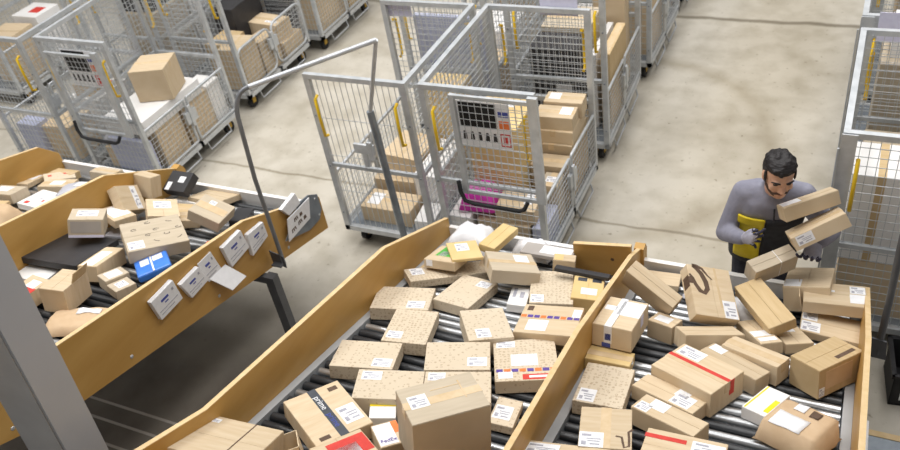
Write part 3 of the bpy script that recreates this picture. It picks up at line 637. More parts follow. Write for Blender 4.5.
BD = {
'A1': (-2.033, 3.255, 0.9124, 0.7485, -0.005171, 0.05938, 0.4997, 0.1665, 0.04771),
'A2': (-2.107, 2.855, 1.025, 0.2986, -0.009531, -0.008611, 0.331, 0.2561, 0.07486),
'A3': (-1.928, 2.615, 1.092, 0.2495, -0.002814, 0.02077, 0.2387, 0.3376, 0.0728),
'A4': (-1.819, 3.07, 0.9623, -0.09176, -0.02793, 0.008745, 0.2275, 0.3568, 0.06291),
'A5': (-1.546, 2.745, 1.071, 0.5869, -0.009224, 0.02568, 0.2362, 0.3124, 0.1),
'A6': (-2.003, 2.294, 1.183, 0.2779, 0.004771, -0.00699, 0.323, 0.2386, 0.0772),
'A7': (-1.557, 2.428, 1.156, 0.4031, 0.004789, -0.001072, 0.3219, 0.2476, 0.1),
'A8': (-1.751, 2.089, 1.257, 0.3852, 0.005121, 0.03587, 0.3204, 0.2306, 0.1),
'A9': (-1.449, 2.199, 1.22, 0.396, 0.00581, 0.001364, 0.3161, 0.2457, 0.1),
'A10': (-1.31, 1.843, 1.516, 0.7932, 0.07075, -0.02513, 0.3307, 0.2288, 0.2585),
'A11': (-1.905, 1.81, 1.34, 1.034, 0.08742, -0.01602, 0.2763, 0.3458, 0.08898),
'A12': (-1.597, 1.523, 1.461, 1.008, 0.003161, 0.001554, 0.2306, 0.2372, 0.1999),
'A13': (-1.704, 1.947, 1.287, 0.4689, -0.002101, 0.04621, 0.1214, 0.1181, 0.04945),
'A14': (-1.591, 1.805, 1.32, 0.8122, 0.01537, -0.005658, 0.1178, 0.1594, 0.07916),
'A16': (-1.247, 2.551, 1.115, 0.4207, 0.01431, -0.03631, 0.3128, 0.3542, 0.07247),
'A17': (-1.198, 2.171, 1.202, 0.1218, 0.01153, 0.06324, 0.1178, 0.1972, 0.04274),
'A18': (-1.638, 3.335, 0.9841, 0.5618, -0.03837, 0.1732, 0.2837, 0.2705, 0.08143),
'A19': (-1.962, 3.387, 1.001, 0.6087, 0.004511, 0.0006925, 0.1871, 0.2394, 0.01984),
'A20': (-2.05, 3.334, 0.9701, -0.05353, -0.05257, -0.07263, 0.2117, 0.2285, 0.05524),
'A21': (-1.838, 3.62, 0.9338, -0.1348, 0.06594, 0.08721, 0.1118, 0.3011, 0.04703),
'A24': (-1.518, 3.626, 0.8866, 0.02786, 0.0006153, 0.006995, 0.3187, 0.1497, 0.02615),
'A25': (-1.382, 3.518, 0.8782, 0.2462, -0.005238, 0.03388, 0.1314, 0.08903, 0.1494),
'A27': (-1.23, 3.408, 0.9789, 0.007459, 0.0003109, 0.01097, 0.3235, 0.04754, 0.025),
'A26': (-1.164, 3.285, 0.9332, 0.1956, 0.1364, 0.04266, 0.1709, 0.2111, 0.09977),
'A28': (-1.368, 3.257, 0.9193, 0.314, 0.004668, -0.003357, 0.2423, 0.3841, 0.0901),
'A29': (-1.528, 3.154, 0.928, 0.2124, 0.003471, 0.03448, 0.1089, 0.2159, 0.04962),
'A30': (-1.24, 2.883, 1.075, 0.1217, 0.02002, -0.07743, 0.3202, 0.2876, 0.0601),
'A32': (-2.136, 1.419, 1.517, 0.1461, -0.1943, 0.04293, 0.3838, 0.3157, 0.1203),
'B1': (-0.8781, 2.951, 1.116, -0.05145, 0.02388, -0.02372, 0.2029, 0.2847, 0.1253),
'B2': (-0.8753, 2.736, 1.069, 0.03563, -0.005707, -0.0009935, 0.2227, 0.1259, 0.05968),
'B3': (-0.8325, 2.498, 1.126, 0.07907, -0.01029, -0.01523, 0.2291, 0.3321, 0.07402),
'B4': (-0.7124, 2.122, 1.271, 0.2445, -0.0002414, -0.03737, 0.2173, 0.2715, 0.1499),
'B5': (-0.8162, 1.893, 1.339, 0.07669, -0.03739, -0.1137, 0.3567, 0.174, 0.12),
'B6': (-0.391, 2.125, 1.255, 0.02818, 0.01091, -0.02199, 0.3278, 0.2179, 0.12),
'B7': (-0.4981, 2.36, 1.184, -0.3864, 0.0536, -0.03953, 0.3218, 0.1187, 0.09941),
'B8': (-0.5404, 2.548, 1.111, -0.3744, 0.008137, -0.008719, 0.3236, 0.1292, 0.07607),
'B9': (-0.4492, 2.714, 1.1, -0.445, 0.04542, -0.02248, 0.3343, 0.2531, 0.1293),
'B10': (-0.3094, 2.901, 1.018, -0.4994, -0.008311, 0.005998, 0.325, 0.1125, 0.08818),
'B11': (-0.2237, 2.988, 1.01, -0.4115, 0.03163, -0.03688, 0.2992, 0.1147, 0.1076),
'B12': (-0.4586, 3.079, 0.9984, 0.6099, -0.1933, 0.1158, 0.316, 0.1333, 0.08988),
'B13': (-0.6922, 3.123, 0.9649, -0.3284, 0.004811, -0.03769, 0.1445, 0.107, 0.1025),
'B14': (-0.8006, 3.279, 1.074, -0.4647, 0.4599, 0.5196, 0.3084, 0.0861, 0.162),
'B15': (-0.5094, 3.345, 1.043, 0.4241, 0.4989, 0.2969, 0.2494, 0.3132, 0.07661),
'B16': (-0.2445, 3.653, 1.053, 0.8109, 0.379, -0.2642, 0.2583, 0.08971, 0.1202),
'B17': (-0.2336, 3.378, 1.005, -0.9637, 0.3092, 0.1708, 0.3574, 0.1471, 0.06477),
'B18': (-0.03642, 3.716, 0.8659, -0.04311, -0.04625, -0.1897, 0.2359, 0.2761, 0.1454),
'B19': (0.09002, 3.615, 0.9177, 0.08683, 0.01753, -0.04126, 0.3101, 0.2315, 0.06598),
'B20': (0.1036, 3.449, 0.858, 0.01113, 0.07391, 0.06671, 0.3134, 0.2117, 0.04215),
'B21': (0.09473, 3.018, 1.032, -0.6488, 0.0573, -0.05456, 0.1685, 0.2912, 0.1557),
'B22': (-0.2328, 3.209, 0.9487, -1.052, 0.05035, -0.1824, 0.3191, 0.1093, 0.06109),
'B23': (-0.08128, 3.274, 0.9055, 0.499, -0.1103, -0.004216, 0.1437, 0.2027, 0.05307),
'B25': (-0.1309, 2.671, 1.069, -0.3905, 0.0007321, -0.02676, 0.115, 0.224, 0.06279),
'B24': (0.02104, 2.525, 1.151, -0.3851, -0.02299, -0.03089, 0.2623, 0.2462, 0.13),
'C1': (-4.418, 2.587, 1.149, 0.09497, 0.0155, -0.00328, 0.4877, 0.3923, 0.04502),
'C2': (-4.374, 2.779, 1.235, 0.7058, -0.05279, 0.1346, 0.2137, 0.2188, 0.1245),
'C3': (-4.455, 2.356, 1.144, 0.1632, 0.01982, 0.03429, 0.2402, 0.2002, 0.02744),
'C4': (-3.949, 2.176, 1.284, 0.2014, 0.05897, 0.02521, 0.1633, 0.2209, 0.1563),
'C5': (-4.185, 2.094, 1.269, -0.06269, 0.1708, 0.009269, 0.1519, 0.2296, 0.09946),
'C8': (-4.087, 2.552, 1.136, 0.2559, -0.07036, -0.006925, 0.1283, 0.3132, 0.1048),
'C9a': (-3.893, 2.452, 1.141, -0.354, 0.03574, 0.005843, 0.1222, 0.1509, 0.07954),
'C9b': (-3.773, 2.395, 1.148, -0.3375, 0.05656, 0.01719, 0.121, 0.1297, 0.05948),
'C10': (-3.879, 2.832, 1.164, 0.9163, 0.1675, 0.02061, 0.3723, 0.3403, 0.08778),
'C11': (-4.193, 3.204, 1.014, 0.8028, 0.03471, 0.1839, 0.2117, 0.3042, 0.09979),
'C12': (-4.44, 3.046, 1.073, -0.3366, -0.01399, 0.06762, 0.2463, 0.1571, 0.05593),
'C13': (-4.497, 3.215, 1.074, 1.176, 0.9314, 0.5681, 0.2281, 0.193, 0.07913),
'C14': (-4.51, 3.432, 1.048, -0.02861, -0.08442, 0.04309, 0.1742, 0.09835, 0.1606),
'C15': (-4.447, 3.662, 0.8998, -0.004888, 0.639, -0.05642, 0.2137, 0.1766, 0.0734),
'C16': (-4.189, 3.692, 0.7879, -0.1183, -0.06864, -0.02773, 0.3058, 0.2535, 0.04525),
'C17': (-3.827, 3.295, 1.02, 0.1481, 0.124, 0.3756, 0.2327, 0.2259, 0.0799),
'C18': (-3.776, 3.492, 0.8361, 0.3971, 0.01759, 0.04747, 0.123, 0.2234, 0.04968),
'C19': (-3.713, 2.614, 1.153, 0.8837, 0.008725, -0.21, 0.207, 0.2339, 0.05058),
'D1': (-5.924, 3.435, 0.848, 0.2405, -0.04591, -0.005588, 0.237, 0.2315, 0.03925),
'D4': (-5.41, 3.171, 0.9338, -0.02021, 0.0724, 0.03215, 0.2102, 0.244, 0.04989),
'D5': (-5.711, 3.135, 0.9748, -0.06704, 0.08926, -0.1294, 0.3514, 0.1504, 0.07615),
'D2': (-5.659, 3.557, 0.8251, 0.9294, -0.02103, 0.05855, 0.2303, 0.1947, 0.05829),
}
def place(k, lift=0.0):
    x, y, z, yaw, a, b, dx, dy, dz = BD[k]; R = brot(yaw, a, b); n = R @ Vector((0, 0, 1))
    return Vector((x, y, z)) - n * (dz / 2 - lift), R, (dx, dy, dz)
PK = 'cardboard_printed'
def C(k, label, mat='cardboard', decals=(), tape='tape_clear', **kw):
    l, R, d = place(k, kw.pop('lift', 0)); return carton(label, l, R, d, mat, decals, tape, **kw), d
# --- lane left of the divider
GP = 'printed cartons on the middle lane'
C('A1', 'long printed carton angled against the plywood wall below the green-labelled box', PK, [LB(-.36, .2, .16, .5)], None, group=GP)
C('A2', 'printed carton against the plywood wall with its label at the lower right corner', PK, [LB(.26, -.28)], None, group=GP)
C('A3', 'printed carton overlapping a roller gap, label at its lower left corner', PK, [LB(-.26, -.3, .34, .2)], None, group=GP)
C('A4', 'diagonally turned printed carton in the middle of the lane', PK, [LB(.24, .32, .34, .2)], None, group=GP)
C('A5', 'printed carton tilted clockwise beside the white-edged rollers, label lower left', PK, [LB(-.14, -.3, .32, .28)], None, group=GP)
C('A6', 'printed carton by the wall just above the dark-taped box', PK, [LB(.3, -.28)], None, group=GP)
C('A7', 'printed carton behind the large plain box with its label at the lower right', PK, [LB(.3, -.22)], None, group=GP)
C('A8', 'printed carton left of the large plain box with its label at the upper left', PK, [LB(-.28, .28)], None, group=GP)
C('A9', 'printed carton half hidden by the large plain box', PK, [LB(-.32, .32, .26, .26)], None, group=GP)
C('A10', 'large plain cardboard box in front at bottom centre, taller than its neighbours', 'cardboard_pale', [LB(-.3, .05, .24, .34), TP('T', .28, .1, .02, .5), TP('T', .1, .25, .4, .02)], 'tape_clear')
t, d = C('A11', 'cardboard box with a dark lettered tape band', 'cardboard', [TP('T', 0, 0, .15, 1.005, 'tape_dark', 'dark_tape'), LB(.29, -.18, .32, .34), TP('T', .33, .38, .16, .08, 'ink_brown', 'stamp'), TP('T', -.3, -.42, .18, .07, 'ink_brown', 'stamp')], None)
for v, s, mt in ((.2, 'prime', 'paper'), (-.18, 'prime', 'ink_blue')):
    text_part(t, s, .042, Vector((0, v * d[1], d[2] + .0018)), Vector((0, -1, 0)), Vector((1, 0, 0)), mt)
C('A12', 'box with a red-framed label at the bottom edge beside the dark-taped box', 'cardboard', [TP('T', .12, .15, .72, .5, 'ink_red', 'red_label'), BL(.02, .08, .5, .28)], None)
l, R, d = place('A13'); flat_box('white box with a yellow stripe tucked beside the large plain box', l, R, d, 'white_panel', [TP('T', 0, .36, 1.0, .26, 'ink_yellow', 'stripe')], 'white_box', 'box')
t, d = C('A14', 'small box with a purple and orange courier label left of the large plain box', 'cardboard', [BL(-.12, .0, .7, .9), TP('T', .36, .22, .24, .5, 'ink_orange', 'orange_patch')], None)
text_part(t, 'FedEx', .030, Vector((-.1 * d[0], -.28 * d[1], d[2] + .002)), Vector((1, 0, 0)), Vector((0, 1, 0)), 'ink_purple')
t, d = C('A16', 'carton with courier tape strip and a red sticker beside the divider', PK, [BL(-.02, -.02, .42, .28), BL(-.33, -.36, .22, .16), LB(-.3, .38, .3, .16)] + [TP('T', -.42 + .12 * k, -.26, .1, .07, 'ink_orange' if k % 2 else 'ink_purple', 'printed_tape') for k in range(8)], None)
rs = decal(t, d, TP('T', .18, -.42, .5, .12, 'ink_red', 'red_sticker')); decal(rs, d, ('T', .2, -.42, .34, .05, 'paper', 'sticker_text', None)).location.z = .001
C('A17', 'small labelled carton right of the large plain box against the divider', PK, [LB(-.08, -.05, .7, .5)], None)
C('A18', 'plain carton with a label at its upper right, above the diagonal printed carton', 'cardboard_pale', [BL(.22, .2, .3, .36)], 'tape_clear')
l, R, d = place('A19'); flat_box('manila flat carton with a white label lying beside the green-labelled box', l, R, d, 'manila', [LB(-.04, .16, .42, .42)], 'flat_parcel')
t, d = C('A20', 'carton with a bright green label against the plywood wall', 'cardboard', [TP('T', .05, .12, .72, .6, 'ink_green', 'green_label'), BL(-.1, -.02, .25, .3), BL(-.32, 0.1, .2, .7, 'F')], None)
C('A21', 'long pale yellow carton pointing out over the end board', 'manila', [], None)
l, R, d = place('A24'); flat_box('flat grey board parcel with a white label by the end board', l, R, d, 'grey_board', [BL(.16, .05, .6, .7)])
C('A25', 'small carton with a yellow flap under the flat grey parcel', 'cardboard', [TP('T', -.25, 0, .4, .9, 'manila', 'yellow_flap')], None)
l, R, d = place('A27'); flat_box('long thin black parcel leaning by the plywood panel', l, R, d, 'black_box')
C('A26', 'tan carton with two dark stickers under the long black parcel', 'manila', [BL(.05, -.15, .52, .28), TP('T', -.22, .36, .3, .16, 'tape_dark', 'dark_sticker'), TP('T', .26, .36, .3, .16, 'tape_dark', 'dark_sticker')], None)
C('A28', 'tall printed carton nearest the tan carton with two dark stickers', PK, [LB(-.32, -.36, .3, .22)], None, group=GP)
l, R, d = place('A29'); flat_box('slim white box with grey print left of the courier-strip carton', l, R, d, 'white_panel', [TP('T', -.25, .15, .16, .5, 'ink', 'print'), TP('T', .15, .05, .22, .3, 'ink', 'print')], 'white_box', 'box')
t, d = C('A30', 'flat carton with an orange and purple courier strip across its middle', 'cardboard', [BL(-.16, -.22, .34, .36), TP('T', .42, .25, .14, .3, 'paper', 'corner_label'), TP('T', -.38, .36, .1, .16, 'ink_brown', 'stamp')] + [TP('T', -.44 + .11 * k, .08, .09, .09, 'ink_orange' if k % 3 == 0 else 'ink_purple', 'printed_tape') for k in range(9)], None)
C('A32', 'wide plain box against the bottom of the plywood wall, seam open, lower left', 'cardboard', [LB(-.32, .38, .16, .1), TP('T', .16, 0, .015, .99, 'ink_brown', 'seam')], None)
for k, (lab, loc, rot, d) in enumerate([('small open carton half under the dark-taped box at the bottom edge', (-1.93, 1.52, rz(1.52) + .0), (SLP * -1.2, 0, .75), (.16, .14, .12))]):
    t = thing('open_carton', lab, 'box', loc, rot)
    mb = MB(); x, y, z = d
    mb.bb((-x / 2, -y / 2, 0), (x / 2, y / 2, .004))
    for a, b in (((-x / 2, -y / 2), (x / 2, -y / 2 + .004)), ((-x / 2, y / 2 - .004), (x / 2, y / 2)), ((-x / 2, -y / 2), (-x / 2 + .004, y / 2)), ((x / 2 - .004, -y / 2), (x / 2, y / 2))): mb.bb((*a, 0), (*b, z))
    mb.build('carton', 'cardboard', t)
    mb = MB(); mb.box((-x / 2 - .02, 0, z + .03), (.004, y, .085), Matrix.Rotation(-.6, 3, 'Y')); mb.build('flap', 'cardboard', t)
bag('crumpled white plastic bag against the plywood wall end', (-2.06, 3.68, rz(3.68) + .01), RB, (.30, .24, .16), 'white_poly', 'plastic_bag', 'bag', seed=4)
bag('white plastic parcel behind the long pale yellow carton', (-1.66, 3.70, rz(3.7) + .005), RB, (.26, .16, .12), 'white_poly', seed=9)
# --- lane right of the divider
C('B1', 'box with white parcel tape crossed over it, beside the divider', 'cardboard', [BL(.2, .18, .58, .5), TP('T', -.1, 0, .18, 1.0, 'paper', 'white_tape'), TP('F', -.1, .1, .2, .8, 'paper', 'white_tape'), TP('T', -.3, .12, .3, .16, 'paper', 'white_tape'), TP('F', -.1, .0, .15, .3, 'ink_blue', 'blue_mark'), TP('F', -.14, -.38, .22, .2, 'ink_blue', 'blue_mark'), TP('R', .1, .2, .16, .5, 'paper_lilac', 'side_label')], None)
C('B2', 'low plain carton in front of the white-taped box', 'manila', [], 'tape_clear')
C('B3', 'printed carton right of the divider with its label at the lower left', PK, [LB(-.26, -.32, .34, .3)], None)
t, d = C('B4', 'plain box with a curled black mark at its right corner, near the divider', 'cardboard', [LB(-.26, -.32, .46, .36)], 'tape_clear')
x0, y0 = .24 * d[0], -.42 * d[1]
ribbon(t, [(x0 - .01, y0 + .06), (x0 + .015, y0 + .055), (x0 + .02, y0 + .02), (x0 + .025, y0 - .01), (x0 + .045, y0), (x0 + .045, y0 + .05), (x0 + .042, y0 + .09), (x0 + .06, y0 + .11)], .010, d[2] + .0003, 'ink_brown', 'printed_mark')
C('B5', 'labelled box at the bottom edge next to the divider', 'cardboard', [LB(-.28, .22, .4, .4)], None)
C('B6', 'box with red tape and a white label at the bottom edge', 'cardboard', [TP('T', -.25, .28, .52, .12, 'ink_red', 'red_tape'), LB(.28, .2, .4, .36)], None)
C('B7', 'narrow box with two labels at its left end, right lane', 'cardboard', [BL(-.2, .18, .26, .55), LB(-.36, -.2, .2, .5)], None)
C('B8', 'narrow box with a large white label at its right end', 'cardboard', [BL(.16, .25, .2, .4), LB(.24, -.08, .3, .7)], None)
C('B9', 'wide box with a long red tape over it and a white label', 'cardboard', [TP('T', 0, .06, 1.0, .09, 'ink_red', 'red_tape'), TP('R', .13, .2, .14, .6, 'ink_red', 'red_tape'), LB(-.26, .31, .38, .32)], 'tape_clear')
C('B10', 'narrow plain box behind the red-taped box', 'cardboard', [BL(-.34, .2, .24, .5)], None)
C('B11', 'narrow box with a ridge of tape left of the brown corner box', 'cardboard', [], 'tape_clear')
C('B12', 'plain box lying crosswise in front of the logo box', 'cardboard', [], None)
C('B13', 'small box with a white label left of the crosswise plain box', 'cardboard', [BL(-.05, 0, .6, .55)], None)
C('B14', 'long plain box leaning diagonally next to the divider end', 'cardboard', [], None)
t, d = C('B15', 'tilted box with a dark looping arrow logo', 'cardboard', [LB(.32, -.32, .3, .34), TP('T', .14, .1, .05, .8, 'tape_clear', 'tape')], None)
sx, sy = d[0], d[1]
def Q(*ps): return [((u - .5) * sx, (.5 - v) * sy) for u, v in ps]
ribbon(t, Q((.12, .02), (.2, .06), (.3, .16), (.37, .32), (.38, .46), (.3, .55), (.2, .52), (.12, .4), (.08, .28), (.02, .2)), [.016, .024, .028, .030, .028, .026, .026, .022, .018, .012], d[2] + .0003, 'ink_brown', 'arrow_logo')
ribbon(t, Q((.12, .02), (.22, -.0 + .02), (.34, .06), (.44, .18), (.54, .26)), [.024, .022, .016, .010, .005], d[2] + .0003, 'ink_brown', 'arrow_logo')
decal(t, d, ('L', .18, .05, .22, .7, 'ink_brown', 'arrow_logo', None)); decal(t, d, ('T', -.46, .18, .12, .13, 'ink_brown', 'arrow_logo', None))
C('B16', 'string-tied box on top of the pile in front of the worker', 'cardboard_pale', [TP('T', .1, 0, .012, 1.0, 'paper', 'string'), TP('F', .1, 0, .012, 1.0, 'paper', 'string')], None)
C('B17', 'long plain box leaning steeply in front of the worker', 'cardboard_dark', [], None)
C('B18', 'plain box at the end of the right lane beneath the string-tied box', 'cardboard', [BL(-.3, -.3, .36, .34)], None)
t, d = C('B19', 'open-flapped box with two labels by the right chute wall', 'cardboard', [LB(.36, .25, .24, .34), BL(.36, -.16, .26, .4), TP('T', -.2, .12, .4, .08, 'paper', 'white_tape')], None)
mb = MB(); mb.box((-d[0] / 2 - .012, 0, d[2] * .75), (.004, d[1] * .9, d[2] * 1.1), Matrix.Rotation(-.22, 3, 'Y')); mb.build('flap', 'cardboard', t)
C('B20', 'flat box with two white labels at its left end by the right chute wall', 'cardboard', [LB(-.37, .24, .24, .42), LB(-.34, -.24, .3, .42)], None)
t, d = C('B21', 'worn golden-brown box with a grey panel, right corner', 'cardboard_dark', [('R', -.05, .05, .6, .62, 'kraft_paper', 'side_panel', None), ('R', -.42, -.3, .12, .3, 'paper', 'side_label', 'ink')], None)
ribbon(t, [(.28 * d[0], .42 * d[1]), (.30 * d[0], -.0 * d[1])], .022, d[2] + .0003, 'ink_brown', 'stamped_print')
C('B22', 'box with two white labels at its lower end behind the narrow boxes', 'cardboard', [BL(.1, -.05, .22, .8), BL(.34, -.0, .14, .8)], None)
C('B23', 'small box with two labels below the steeply leaning box', 'cardboard', [BL(-.26, .3, .32, .26), BL(.1, .3, .3, .26)], None)
l, R, d = place('B25'); flat_box('white box with a yellow edge sticking out of the paper mailer', l, R, d, 'white_panel', [TP('T', -.40, .0, .06, .96, 'ink_yellow', 'stripe'), TP('T', .36, -.12, .2, .5, 'ink_yellow', 'yellow_patch')], 'white_box', 'box')
l, R, d = place('B24')
bag('brown paper mailer with two labels near the right chute wall', l, R, (d[0] * 1.04, d[1] * 1.04, .115), 'kraft_paper', 'paper_mailer', 'parcel', [(-.16, -.43, 1.0, .85, 'paper', 'shipping_label'), (-.22, .57, .36, .46, 'paper', 'small_label'), (.29, .48, .3, .4, 'ink_brown', 'stamp')], seed=3, pw=(12.0, 14.0, .33), amp=.2)
bag('white plastic parcel between the logo box and the leaning box', (-.36, 3.5, rz(3.5) + .006), RB, (.24, .2, .06), 'white_poly', seed=12)
bag('grey plastic parcel under the leaning boxes near the worker', (-.58, 3.62, rz(3.62) + .006), RB, (.22, .2, .05), 'grey_poly', seed=15)
# --- left chute
l, R, d = place('C1'); flat_box('large flat black box on the left chute', l, R, d, 'black_box', (), 'black_box', 'box')
t, d = C('C2', 'grey-fronted carton standing on the large flat black box', 'cardboard_pale', [LB(0, .05, .6, .5)], None)
decal(t, d, ('F', 0, .08, .86, .62, 'grey_board', 'recessed_front', None)); decal(t, d, ('F', 0, -.42, 1.0, .14, 'paper_lilac', 'white_lip', None))
l, R, d = place('C3'); flat_box('plain white flat box below the large flat black box', l, R, d, 'white_panel', (), 'white_box', 'box')
t, d = C('C4', 'plain box with a raised flap near the column', 'cardboard', [], None)
mb = MB(); mb.box((d[0] * .5 + .008, d[1] * .18, d[2] + .03), (.004, d[1] * .6, .08), Matrix.Rotation(.35, 3, 'Y')); mb.build('flap', 'cardboard_dark', t)
C('C5', 'box with a dark red band and white label next to the column', 'cardboard', [TP('T', .05, -.1, .9, .34, 'ink_red', 'red_band'), BL(.1, .2, .5, .3)], None)
C('C8', 'narrow box with a long white label beside the flat black box', 'cardboard', [BL(-.06, -.1, .6, .72)], None)
C('C9a', 'small box with a white label near the left chute rail, upper of two', 'cardboard_pale', [BL(0, 0, .7, .6)], None)
C('C9b', 'small box with a white label near the left chute rail, lower of two', 'cardboard_pale', [LB(0, 0, .6, .5)], None)
t, d = C('C10', 'large pale box with scattered black pen squiggles on the left chute', 'cardboard_pale', [LB(-.34, -.32, .26, .26)], None)
rnd = random.Random(4)
for (u, v) in ((-.3, .2), (-.05, .38), (.05, .1), (.3, .3), (.2, -.1), (.42, .05), (-.1, -.05), (.38, -.3), (0, -.3)):
    a = rnd.uniform(0, 3); n = 9 if rnd.random() < .65 else 4
    pts = [(u * d[0] + .018 * math.cos(a + k * .6), v * d[1] + .010 * math.sin(a + k * .6)) for k in range(n)] if n == 9 else [(u * d[0] + .02 * math.cos(a) * s, v * d[1] + .02 * math.sin(a) * s + .004 * s * s) for s in (-1, -.3, .4, 1)]
    ribbon(t, pts, .004, d[2] + .0003, 'ink_black', 'pen_mark')
C('C11', 'box with a white label standing behind the pen-marked box', 'cardboard', [LB(.0, .15, .55, .4)], None)
C('C12', 'box with a white top label beside the lane divider on the left chute', 'cardboard', [BL(-.06, .02, .72, .8)], None)
C('C13', 'carton tipped on edge with a long white label against the lane divider', 'cardboard', [LB(.2, .0, .24, .9)], None)
C('C14', 'upright plain carton at the far end of the lane divider', 'cardboard', [], None)
l, R, d = place('C15'); flat_box('tilted black box with white labels at the left chute end', l, R, d, 'black_box', [BL(-.3, -.28, .2, .4), BL(.15, .1, .28, .3)], 'black_box', 'box')
C('C16', 'flat tan carton lying against the white end board', 'cardboard', [], None)
C('C17', 'pale square box with clear tape near the thin dark pole', 'cardboard_pale', [TP('T', 0, 0, .9, .3), LB(-.1, .25, .2, .2)], None)
l, R, d = place('C18'); flat_box('dark grey parcel beside the outer wall end of the left chute', l, R, d, 'black_box', ())
l, R, d = place('C19'); flat_box('bright blue parcel with white labels below the pen-marked box', l, R, d, 'blue_poly', [BL(-.2, .15, .26, .36), BL(.2, .2, .3, .3), TP('T', 0, 0, .05, 1.0, 'paper', 'white_tape')], 'blue_parcel', bev=.012)
bag('brown paper bag parcel with a white label beside the near column', (-3.72, 2.02, rz(2.02) + .005), RB @ Matrix.Rotation(.5, 3, 'Z'), (.38, .26, .06), 'kraft_paper', 'paper_mailer', 'parcel', [(.25, .35, .7, .4, 'paper', 'shipping_label')], seed=21, pw=(4, 4, .45), amp=1.6)
C('C6', 'plain tan carton partly behind the near column on the left chute', 'cardboard', [], None) if 'C6' in BD else None
# far lane
C('D1', 'long tan carton with a white label on the farthest lane', 'cardboard', [BL(.2, .2, .4, .5)], None)
t = C('D2', 'printed carton beside the white end board on the farthest lane', PK, [TP('T', -.3, .1, .12, .2, 'ink_red', 'red_mark'), TP('T', .2, .2, .1, .16, 'ink_red', 'red_mark')], None)
l, R, d = place('D4'); flat_box('white flat box with small red print on the farthest lane', l, R, d, 'white_panel', [TP('T', -.2, -.34, .2, .14, 'ink_red', 'red_print'), TP('T', .1, .0, .2, .04, 'ink', 'print'), TP('T', .3, -.1, .08, .1, 'ink_red', 'red_print')], 'white_box', 'box')
C('D5', 'pale carton at the left edge of the picture on the farthest lane', 'cardboard_pale', [BL(-.1, .1, .5, .5)], None)
bag('grey plastic parcel with a white label near the end of the farthest lane', (-5.10, 3.33, rz(3.33) + .12), RB @ Matrix.Rotation(.5, 3, 'Z'), (.34, .22, .05), 'grey_poly', 'poly_bag', 'parcel', [(.1, 0, .8, .8, 'paper', 'shipping_label')], seed=23)
bag('torn brown paper parcel at the left edge of the farthest lane', (-5.45, 2.80, rz(2.8) + .006), RB @ Matrix.Rotation(.2, 3, 'Z'), (.36, .26, .14), 'kraft_paper', 'paper_mailer', 'parcel', seed=25)

# small parcels filling the gaps between the larger ones
def lay(label, x, y, d, yaw, mat, decals=(), lift=.002, fn=flat_box, **kw):
    R = RB @ Matrix.Rotation(yaw, 3, 'Z'); n = R @ Vector((0, 0, 1))
    return fn(label, Vector((x, y, rz(y))) + n * lift, R, d, mat, decals, **kw)
lay('tan carton lying under the pale square box on the left chute', -4.12, 3.30, (.22, .16, .06), .5, 'cardboard', fn=carton)
lay('small red box wedged between the pen-marked box and the outer wall', -3.62, 3.02, (.14, .14, .05), .4, 'ink_red')
lay('white flat packet lying by the tilted black box on the left chute', -4.36, 3.62, (.24, .14, .03), .1, 'white_panel')
lay('tan carton under the labelled box behind the pen-marked box', -4.22, 3.42, (.26, .18, .05), .2, 'cardboard_dark', fn=carton)
lay('white sheet of card lying on the large flat black box', -4.47, 2.80, (.16, .14, .004), .3, 'paper', lift=.115)
lay('grey letter packet between the flat black box and the lane divider', -4.42, 3.0, (.2, .14, .02), .3, 'grey_poly')
lay('white flat packet on the rollers of the farthest lane beside the red-printed box', -5.18, 2.98, (.26, .2, .04), .2, 'white_panel')
lay('tan carton in the middle of the farthest lane behind the red-printed box', -5.52, 3.42, (.26, .16, .07), .35, 'cardboard', [BL(0, 0, .4, .5)], fn=carton)
lay('tan carton at the left wall of the farthest lane', -5.70, 3.62, (.22, .14, .06), .1, 'cardboard_dark', fn=carton)
lay('pale carton against the white end board of the farthest lane', -5.30, 3.70, (.24, .12, .10), .05, 'cardboard_pale', fn=carton)
lay('brown carton in front of the pale left-edge carton on the farthest lane', -5.62, 2.90, (.22, .18, .08), .3, 'cardboard_dark', fn=carton)
lay('thin tan carton lying behind the long leaning box by the divider end', -.84, 3.66, (.22, .16, .04), .1, 'cardboard')
lay('thin tan carton under the green-labelled box', -2.13, 3.30, (.2, .14, .035), .0, 'cardboard_dark')
lay('flat tan carton between the plain labelled carton and the plastic bag', -1.78, 3.48, (.26, .14, .05), .2, 'cardboard')
# ---------------------------------------------------------------- what stands in the roll cages
D0 = .2155
def cc(k, label, p, d, yaw=0, mat='cardboard', decals=(), tape='tape_clear', kind='box', group=None):
    c = cages[k]; R = Matrix.Rotation(c.rotation_euler.z, 3, 'Z'); w = c.location + R @ Vector((p[0], p[1], p[2])); R2 = R @ Matrix.Rotation(yaw, 3, 'Z')
    if kind == 'box': return carton(label, w, R2, d, mat, decals, tape, group)
    if kind == 'flat': return flat_box(label, w, R2, d, mat, decals)
    return bag(label, w, R2, d, mat, seed=int(p[0] * 1000 + p[1] * 77))
